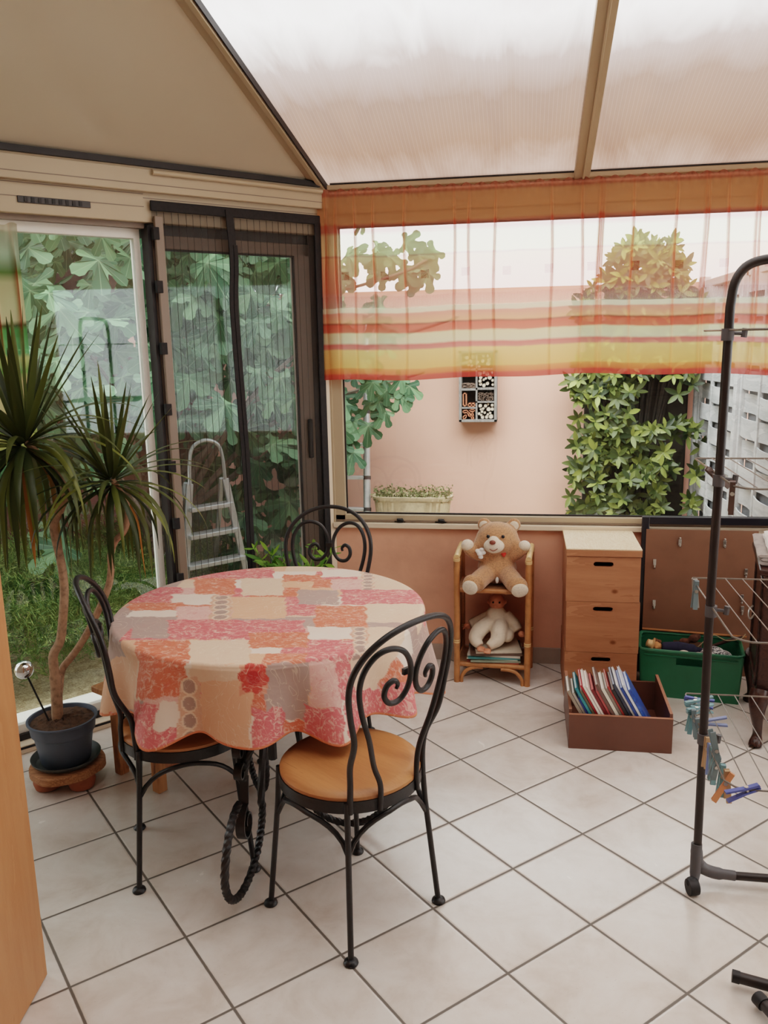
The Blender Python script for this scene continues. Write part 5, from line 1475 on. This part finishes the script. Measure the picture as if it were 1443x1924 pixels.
rd = thing('rag_doll', 'rag doll in navy with an orange face and straw hat lying in the green crate', 'doll', cpt(.13, .07, 0.184))
remesh_blob('body', [('t', [cpt(.10, .07, 0.219), cpt(.17, .075, 0.221), cpt(.22, .08, 0.214)], [.026, .032, .028]), ('t', [cpt(.22, .08, 0.214), cpt(.28, .10, 0.199)], .02)], simple('navy_cloth', (36, 36, 58), .9, var=.15, scale=40), rd, .005, 3)
remesh_blob('head', [('e', cpt(.075, .07, 0.224), (.026, .024, .025)), ('e', cpt(.075, .047, 0.224), (.007, .007, .006))], simple('orange_cloth', (204, 140, 90), .9), rd, .004, 2)
MB().lathe([(.034, 0), (.020, .006), (.018, .026), (0, .03)], cpt(.058, .07, 0.230), 20, E_(0, -70, 0)).build('hat', MAT['rattan_pale'], rd)
MB().ell(cpt(.055, .05, 0.199), (.014, .006, .01)).build('collar', MAT['white_felt'], rd)
remesh_blob('hair', [('e', cpt(.072, .08, 0.247), (.014, .014, .012)), ('e', cpt(.09, .075, 0.246), (.010, .012, .010))], simple('brown_yarn', (110, 70, 44), .95, var=.3, scale=90), rd, .004, 1)
def m_print():
    n = NT('black_white_print'); o = n.obj(); v = n.noise(60, 2, .5, o, 1.5)
    c = n.ramp(n.math('ABSOLUTE', n.math('SUBTRACT', v, .5)), [(.025, (.75, .73, .70)), (.05, (.03, .03, .035))])
    return n.done(n.bsdf(c, .9, 0, .1))
pc = remesh_blob('patterned_cloth', [('e', cpt(.30, .08, 0.209), (.055, .05, .032)), ('e', cpt(.345, .07, 0.199), (.04, .045, .03)), ('e', cpt(.27, .06, 0.204), (.03, .03, .025))], m_print(), None, .006, 3)
tag(pc, 'crumpled black and white patterned cloth in the green crate', 'cloth')
ft = remesh_blob('plush_toy', [('e', cpt(.215, .12, 0.249), (.022, .02, .022)), ('e', cpt(.235, .125, 0.259), (.012, .012, .014)), ('e', cpt(.20, .12, 0.229), (.025, .02, .02))], simple('brown_fur', (92, 58, 42), .95, var=.3, scale=80, bump=.8), None, .005, 2)
tag(ft, 'small dark brown furry toy behind the rag doll in the green crate', 'toy')
wt = remesh_blob('white_toy', [('e', cpt(.195, .03, 0.216), (.026, .014, .014)), ('e', cpt(.235, .03, 0.214), (.022, .012, .013))], MAT['fur_white'], None, .004, 2)
tag(wt, 'pale toy showing through the front grip of the green crate', 'toy')
hg = MB().tube(spline([cpt(.30, .17, .20), cpt(.36, .16, .235), cpt(.43, .16, .262)], 5), .008, 8).build('wooden_stick', simple('dark_stick', (66, 42, 32), .6, var=.15))
tag(hg, 'dark curved wooden stick propped over the right rim of the green crate', 'stick')
cordm = MB().tube(spline([cpt(.24, .15, .20), cpt(.28, .155, .245), cpt(.31, .155, .262), cpt(.36, .15, .243), cpt(.42, .15, .256), cpt(.44, .155, .28)], 6), .0025, 6).build('toy_string', simple('beige_string', (178, 160, 128), .9))
tag(cordm, 'beige string looped over the dark stick in the green crate', 'string')

# ------------------------------------------------------------------ brown drawer with books
db = thing('book_box', 'brown wooden drawer on the tiles holding a leaning row of books', 'box', (1.35, -.71, 0))
DX0, DX1, DY0, DY1 = 1.147, 1.552, -.915, -.515
m = MB().box(DX0, DY0, 0, DX1, DY0+.012, .148); m.build('front', MAT['drawer'], db, bevel=.001)
for x in (DX0, DX1-.012):
    m = MB(); m.prism([(x, DY0+.012, .004), (x, DY1, .004), (x, DY1, .172), (x, DY0+.012, .166)], (.012, 0, 0)); m.build('side', MAT['drawer'], db)
MB().box(DX0+.012, DY1-.012, .004, DX1-.012, DY1, .140).build('back', MAT['drawer'], db)
MB().box(DX0+.012, DY0+.012, .004, DX1-.012, DY1-.012, .010).build('bottom', MAT['drawer'], db)
m = MB(); m.box(DX0, DY0-.0005, .148, DX1, DY0+.0125, .1492)
for x in (DX0, DX1-.012): m.add([(x, DY0+.012, .1665), (x+.012, DY0+.012, .1665), (x+.012, DY1, .1725), (x, DY1, .1725)], [(0, 1, 2, 3)])
m.build('worn_edge', MAT['drawer_edge'], db)
def m_bluecover():
    n = NT('blue_patterned_cover'); o = n.obj()
    c = n.ramp(n.noise(30, 3, .6, o), [(.35, srgb(30, 60, 140)), (.55, srgb(60, 104, 190)), (.68, srgb(150, 140, 130)), (.75, srgb(60, 110, 200))])
    return n.done(n.bsdf(c, .3))
BOOKS = [((150, 138, 124), (240, 238, 232), .012, .245, .16, 'grey-spined book with white page edges, leftmost in the brown drawer'), ((186, 180, 170), (242, 240, 236), .009, .235, .16, 'pale book second from the left end of the drawer row'),
         ((40, 62, 140), (226, 222, 214), .007, .215, .15, 'short royal blue book between the pale books and the teal one'), ((52, 136, 148), (210, 220, 216), .010, .262, .17, 'teal covered book near the left end of the drawer row'),
         ((104, 98, 76), (220, 214, 200), .009, .245, .17, 'olive book just right of the teal one'), ((188, 48, 58), (236, 230, 224), .008, .272, .18, 'bright red thin book left of the white ones'),
         ((232, 226, 216), (244, 240, 234), .009, .272, .18, 'white hardback right of the bright red book'), ((238, 222, 214), (244, 238, 232), .008, .268, .18, 'off-white hardback in the left middle of the row'),
         ((124, 42, 46), (214, 130, 126), .012, .255, .18, 'maroon book in the middle with pinkish edges'), ((196, 96, 98), (226, 170, 166), .009, .25, .17, 'rose red book right of the maroon one'),
         ((110, 84, 76), (216, 204, 196), .011, .282, .19, 'brown tall book in the middle of the row'), ((226, 220, 206), (246, 244, 240), .012, .262, .18, 'thick cream book right of the tall brown one'),
         ((150, 140, 130), (238, 236, 230), .009, .262, .18, 'light grey book right of the thick cream one'), ((176, 66, 62), (232, 222, 214), .007, .275, .19, 'slim brick red book in the right half of the row'),
         ((44, 42, 44), (206, 200, 194), .011, .262, .19, 'black book right of the slim brick red one'), ((60, 66, 82), (196, 206, 220), .010, .285, .19, 'slate grey book in the right half of the drawer'),
         ((236, 236, 236), (244, 244, 240), .007, .285, .19, 'narrow white book right of the slate grey one'), ((40, 70, 140), (190, 210, 236), .010, .272, .19, 'navy blue book near the right end of the row'),
         ((210, 216, 226), (240, 242, 244), .009, .285, .20, 'pale blue-white book second from the right end'), (None, (214, 226, 240), .012, .262, .20, 'blue patterned picture book lying outermost at the right end of the row')]
lean_ = R(29); x = 1.262
for i, (c, pg, th, hh, dp_, lab) in enumerate(BOOKS):
    th *= 1.0; hh *= 1.05
    t = thing('book', lab, 'book', (x, -.89, .0115), 0, 'books in the brown drawer')
    t.rotation_euler = (0, -lean_, 0)
    cm = m_bluecover() if c is None else simple('book_cover_%d' % i, c, .4, var=.06)
    pm = simple('book_pages_%d' % i, pg, .8, var=.05, scale=60)
    yj = .004*math.sin(i*1.7)
    m = MB(); m.box(0, yj, 0, .0016, dp_, hh); m.box(th-.0016, yj, 0, th, dp_, hh); m.box(0, yj-.0016, 0, th, yj, hh); m.build('cover', cm, t, world=False)
    MB().box(.0016, yj, .003, th-.0016, dp_-.003, hh-.003).build('pages', pm, t, world=False)
    x += th*1.1/math.cos(lean_) + .0012
yb = thing('card_box', 'small orange and yellow card box lying at the left inside the book drawer', 'box', (1.215, -.86, .010))
MB().box(1.162, -.898, .0105, 1.205, -.80, .070).build('carton', simple('orange_carton', (222, 150, 64), .5, var=.1), yb, bevel=.001)
MB().box(1.160, -.8985, .045, 1.2055, -.80, .0705).build('band', simple('yellow_carton', (216, 196, 84), .5, var=.15, scale=40), yb)

# ------------------------------------------------------------------ dark commode at the right edge, folded linen on it
cmd = thing('antique_commode', 'dark mahogany commode on curved cabriole legs at the right edge of the room', 'commode', (2.2, -.6, 0))
ma = R(-11); MU = Vector((math.sin(ma)*-1, math.cos(ma), 0)); MU = Vector((.19, .98, 0)).normalized(); MX = Vector((MU.y, -MU.x, 0))
Q0 = Vector((1.885, -.80, 0)); ML, MW = .44, .60
def mp(a, b, z): return Q0 + MU*a + MX*b + Vector((0, 0, z))
m = MB(); m.obox(mp(ML/2, MW/2, .465), MU*ML/2, MX*MW/2, (0, 0, .255)); m.build('carcass', MAT['mahogany'], cmd, bevel=.006)
m = MB(); m.obox(mp(ML/2, MW/2, .732), MU*(ML/2+.02), MX*(MW/2+.02), (0, 0, .012)); m.build('top', MAT['mahogany'], cmd, bevel=.005)
fr = MB()
for a0, a1, z0, z1 in ((.03, ML-.03, .245, .265), (.03, ML-.03, .675, .695), (.03, .05, .265, .675), (ML-.05, ML-.03, .265, .675)):
    fr.obox(mp((a0+a1)/2, -.003, (z0+z1)/2), MU*(a1-a0)/2, MX*.005, (0, 0, (z1-z0)/2))
fr.build('side_moulding', MAT['mahogany'], cmd, bevel=.003)
for a, b, sa, sb in ((.02, .02, -1, -1), (ML-.02, .02, 1, -1), (.02, MW-.02, -1, 1), (ML-.02, MW-.02, 1, 1)):
    d = (MU*sa*.6 + MX*sb*.2); p = mp(a, b, 0)
    pts = [p + d*.02 + Vector((0, 0, .24)), p + d*.055 + Vector((0, 0, .19)), p + d*.05 + Vector((0, 0, .13)), p + d*.02 + Vector((0, 0, .07)), p + d*.022 + Vector((0, 0, .035)), p + d*.05 + Vector((0, 0, .012)), p + d*.055 + Vector((0, 0, .004))]
    sp = spline(pts, 4); MB().tube(sp, [.036, .038, .039, .038, .036, .033, .030, .028, .025, .022, .020, .019, .018, .018, .018, .019, .021, .023, .025, .026, .026, .026, .026, .026, .02][:len(sp)], 12).build('leg', MAT['mahogany'], cmd)
pl_ = MB(); pl_.tube(spline([mp(.18, -.012, .50), mp(.18, -.026, .478), mp(.24, -.030, .470), mp(.30, -.026, .478), mp(.30, -.012, .50)], 5), .004, 8); pl_.build('handle', MAT['steel'], cmd)
def folded(name, label, cat, a0, a1, b0, b1, z, h_, c, n_, sl):
    m = MB(); mats = simple(name + '_stuff', c, .8, var=.12, scale=25, bump=.2)
    for k in range(n_):
        zz = z + h_*(k+.5)/n_; e = .006*math.sin(k*2.3)
        rows = []
        for i in range(13):
            a = a0 + (a1-a0)*i/12; w_ = []
            for b, dz in ((b0+e, 0), (b0+e-.010, h_/n_*.5), (b0+e, h_/n_*.9), (b1, h_/n_*.9), (b1, 0)):
                w_.append(mp(a + sl*b, b, zz - h_/n_*.5 + dz + .004*math.sin(i*1.1+k)))
            rows.append(w_)
        m.grid(rows, closed=True); m.add(rows[0], [(4, 3, 2, 1, 0)]); m.add(rows[-1], [(0, 1, 2, 3, 4)])
    o = m.build(name, mats, None, angle=60); return tag(o, label, cat)
folded('folded_blanket', 'folded grey striped blanket on top of the mahogany commode', 'blanket', .03, .42, -.01, .50, .750, .040, (168, 158, 152), 3, 0)
folded('folded_cloth', 'white folded cloth lying on the grey blanket', 'cloth', .06, .36, .02, .50, .797, .018, (224, 218, 214), 2, .1)
folded('pink_cloth', 'pale pink folded cloth topmost on the mahogany commode', 'cloth', .10, .33, .05, .50, .822, .018, (214, 168, 168), 2, .2)

# ------------------------------------------------------------------ drying rack and pegs
dr = thing('drying_rack', 'tall black tubular drying tower on castors with tiers of wire shelves at the right', 'drying rack', (1.75, -1.745, 0))
PX, PY = 1.482, -1.746
pole = spline([(PX+.003, PY, .085), (PX, PY, .5), (PX-.003, PY, .87), (PX, PY, 1.25), (PX+.002, PY, 1.70)], 4) + spline([(PX+.002, PY, 1.715), (PX+.010, PY, 1.775), (PX+.035, PY, 1.815), (PX+.08, PY, 1.832), (PX+.16, PY, 1.836)], 5)
R2 = 2.05
pole += [Vector((R2-.16, PY, 1.836))] + spline([(R2-.08, PY, 1.832), (R2-.035, PY, 1.815), (R2-.01, PY, 1.775), (R2, PY, 1.70)], 5) + [Vector((R2, PY, .085))]
MB().tube(pole, .0125, 14).build('tube_frame', MAT['rack'], dr)
def shelf(z, y0, y1, tilt=0):
    x0, x1 = PX+.001, R2-.002; c = .04
    P = lambda x, y: Vector((x, y, z + tilt*(y-PY)))
    loop = [P(x0+.004, y1), P(x0, y1-.012), P(x0, y0+c), P(x0+.02, y0+.012), P(x0+c, y0), P(x1-c, y0), P(x1-.02, y0+.012), P(x1, y0+c), P(x1, y1-.012), P(x1-.004, y1)]
    s_ = MB().tube(loop, .0028, 8, closed=True).build('wire_shelf', MAT['wire'], dr)
    n_ = 11; m = MB()
    for k in range(1, n_):
        x = x0 + (x1-x0)*k/n_; m.tube([P(x, y0+.002), P(x, y1)], .0016, 6)
    m.build('wires', MAT['wire'], s_)
    for xx in (PX, R2):
        m = MB(); m.tube([(xx, PY, z-.028), (xx, PY, z+.004)], .0165, 16); m.tube([(xx+.012, PY, z-.008), (xx+.04, PY-.004, z-.010)], .005, 8); m.tube([(xx+.04, PY-.004, z-.02), (xx+.043, PY-.004, z+.004)], .008, 8)
        m.build('collar', MAT['collar'], dr)
shelf(1.655, -2.03, -1.43, .0); shelf(1.262, -1.95, -1.40, -.0); shelf(.885, -2.03, -1.45); shelf(.492, -2.05, -1.45)
for xx, sg in ((PX, 1), (R2, -1)):
    m = MB()
    m.tube(spline([(xx, PY, .135), (xx+.002*sg, PY, .10), (xx+.010*sg, PY, .065), (xx+.05*sg, PY-.002, .045), (xx+.115*sg, PY-.004, .040)], 6), [.0165]*4+[.018]*6+[.02]*5+[.018]*6+[.015]*4, 14)
    m.tube([(xx, PY, .135), (xx-.004*sg, PY-.02, .05), (xx-.008*sg, PY-.035, .035)], [.0165, .016, .012], 12)
    m.build('foot_bracket', MAT['collar'], dr)
    for dy in (-.045,):
        cst = MB(); cx_ = xx - .016*sg; cst.tube([(cx_-.014, PY-.055, .024), (cx_+.014, PY-.048, .024)], .024, 20); cst.ell((cx_, PY-.045, .034), (.020, .020, .016)); cst.build('castor', MAT['rubber'], dr)
MB().tube([(PX+.10, PY-.004, .040), (R2-.10, PY-.004, .040)], .0125, 12).build('base_tube', MAT['rack'], dr)

sf = thing('stand_feet', 'black tubular feet of another stand in the bottom right corner on the tiles', 'stand', (1.75, -2.2, 0))
MB().tube([(1.497, -2.165, .032), (1.75, -2.22, .020), (2.0, -2.28, .020)], .0145, 14).build('tube', MAT['rack'], sf)
MB().tube([(1.494, -2.164, .032), (1.512, -2.168, .031)], .0162, 14).build('end_cap', MAT['rubber'], sf)
MB().tube([(1.545, -2.235, .028), (1.60, -2.36, .020), (1.68, -2.55, .018)], .014, 14).build('tube', MAT['rack'], sf)
MB().tube([(1.540, -2.225, .028), (1.551, -2.248, .027)], .018, 14).build('end_cap', MAT['rubber'], sf)

PEGM = {}
def make_peg(color):
    t = thing('clothes_peg', None, 'clothes peg', (0, 0, 0))
    if color not in PEGM: PEGM[color] = simple('peg_%d_%d_%d' % color, color, .5, var=.08)
    m = MB()
    for s in (-1, 1):
        # grip at -z ; legs splay a little, jaws at +z around the wire
        m.prism([(s*.0015, -.0055, .012), (s*.007, -.0055, .010), (s*.0075, -.0055, -.02), (s*.013, -.0055, -.062), (s*.0085, -.0055, -.062), (s*.003, -.0055, -.02)][::s], (0, .011, 0))
    m.build('prongs', PEGM[color], t, world=False)
    MB().tube([(-.009, 0, -.016), (.009, 0, -.016)], .0045, 10).build('spring', MAT['steel'], t, world=False)
    return t
TEALX = 0
def peg(color, loc, rot, label, grp):
    o = make_peg(color); o.location = loc; o.scale = (1.22, 1.22, 1.22); o.rotation_euler = tuple(R(a) for a in rot); o['label'] = label; o['group'] = grp
    return o
TEAL, BLUE, GREY, WOODC, NAVY, ORG_, BROWN = (112, 150, 156), (120, 134, 176), (106, 122, 126), (176, 142, 108), (78, 90, 158), (196, 128, 88), (92, 72, 64)
GP = 'pegs on the lowest wire shelf'
Z4 = .492
peg(NAVY, (1.486, -1.500, Z4+.002), (0, -84, -12), 'dark blue peg farthest back on the lowest shelf rail, lying level', GP)
peg(TEAL, (1.480, -1.540, Z4+.004), (0, -97, 10), 'teal peg lying nearly level just behind the black pole', GP)
peg(TEAL, (1.476, -1.590, Z4+.002), (0, -90, 22), 'teal peg pointing right, second one behind the black pole', GP)
peg(BLUE, (1.490, -1.665, Z4), (0, -98, -4), 'lavender blue peg pointing right of the black pole above the grey collar', GP)
peg(TEAL, (1.482, -1.575, Z4), (8, 6, 95), 'greenish peg hanging straight down left of the black pole', GP)
peg(GREY, (1.482, -1.605, Z4), (-6, 12, 85), 'grey-green peg hanging beside the greenish one left of the pole', GP)
peg(GREY, (1.482, -1.665, Z4), (-10, 10, 92), 'grey peg hanging partly hidden behind the black pole', GP)
peg(WOODC, (1.484, -1.790, Z4), (6, 14, 96), 'pale wooden peg hanging just right of the grey collar', GP)
cl = [(BLUE, -1.825, 14), (GREY, -1.838, 22), (TEAL, -1.852, 8), (GREY, -1.866, 2), (TEAL, -1.880, -8), (GREY, -1.893, -20)]
labs = ['blue peg at the top of the thick hanging cluster', 'grey-green peg swung left in the thick hanging cluster', 'teal peg in the left middle of the hanging cluster', 'grey-green peg hanging straight in the hanging cluster', 'teal peg in the right middle of the hanging cluster', 'grey-green peg swung right at the end of the hanging cluster']
for (c, y, a), lab in zip(cl, labs): peg(c, (1.484 + (y+1.8)*-.06, y, Z4-.002), (6, a+8, 95), lab, GP)
peg(GREY, (1.487, -1.900, Z4+.01), (168, 8, 95), 'grey-green peg standing upright above the hanging cluster', GP)
peg(TEAL, (1.492, -1.945, Z4), (4, 4, 92), 'greenish peg hanging right of the thick cluster', GP)
peg(WOODC, (1.497, -1.975, Z4), (-4, 2, 92), 'wooden peg hanging beside the orange one', GP)
peg(ORG_, (1.500, -1.992, Z4), (30, 22, 80), 'orange peg hanging behind the bright blue one', GP)
peg(NAVY, (1.548, -2.046, Z4+.004), (0, 74, 12), 'bright blue peg clipped level at the front corner of the lowest shelf', GP)
G3 = 'grey pegs on the third shelf'
peg(GREY, (1.482, -1.530, .886), (3, 4, 95), 'grey peg at the back corner of the wire shelf in front of the brown board', G3)
peg((150, 144, 136), (1.482, -1.512, .886), (-3, 6, 95), 'slim pale grey peg behind the other grey peg at the shelf corner', G3)
G2 = 'brown pegs on the second shelf'
peg(BROWN, (1.476, -1.66, 1.262), (50, 0, -62), 'brown peg pointing left of the black pole against the fence', G2)
peg(BROWN, (1.482, -1.90, 1.262), (0, -10, 80), 'brown peg hanging open right of the black pole against the fence', G2)

# ------------------------------------------------------------------ light, camera
wd = bpy.data.worlds.new('sky'); scene.world = wd; wd.use_nodes = True
nt_ = wd.node_tree; bg = nt_.nodes['Background']
bg.inputs['Color'].default_value = (.97, .985, 1.0, 1); bg.inputs['Strength'].default_value = 2.3
sun = bpy.data.lights.new('sun', 'SUN'); sun.energy = 3.4; sun.angle = R(70); so = bpy.data.objects.new('sun', sun); COL.objects.link(so); so.rotation_euler = (R(38), R(-10), 0)

cam = bpy.data.cameras.new('camera'); co = bpy.data.objects.new('camera', cam); COL.objects.link(co)
RR = Matrix(((0.9868056563646501, 0.1605885176362301, -0.02063794006509151), (0.012498484260512366, -0.20264025809335873, -0.9791734849816179), (-0.1614260959632049, 0.9659959905730744, -0.2019736659538144)))
m3 = Matrix((RR[0], -RR[1], -RR[2])).transposed()
co.matrix_world = Matrix.Translation((.945, -4.144, 1.65)) @ m3.to_4x4()
cam.sensor_fit = 'AUTO'; cam.sensor_width = 36.0; cam.lens = 1574.408/1924*36
cam.clip_start = .05; cam.clip_end = 100
scene.camera = co
scene.view_settings.view_transform = 'Filmic'
scene.view_settings.look = 'Medium High Contrast'
scene.view_settings.exposure = 0.90
try:
    scene.cycles.use_denoising = True
    scene.cycles.max_bounces = 10; scene.cycles.diffuse_bounces = 5; scene.cycles.transparent_max_bounces = 16; scene.cycles.sample_clamp_indirect = 6
    scene.cycles.caustics_reflective = False; scene.cycles.caustics_refractive = False
except Exception: pass
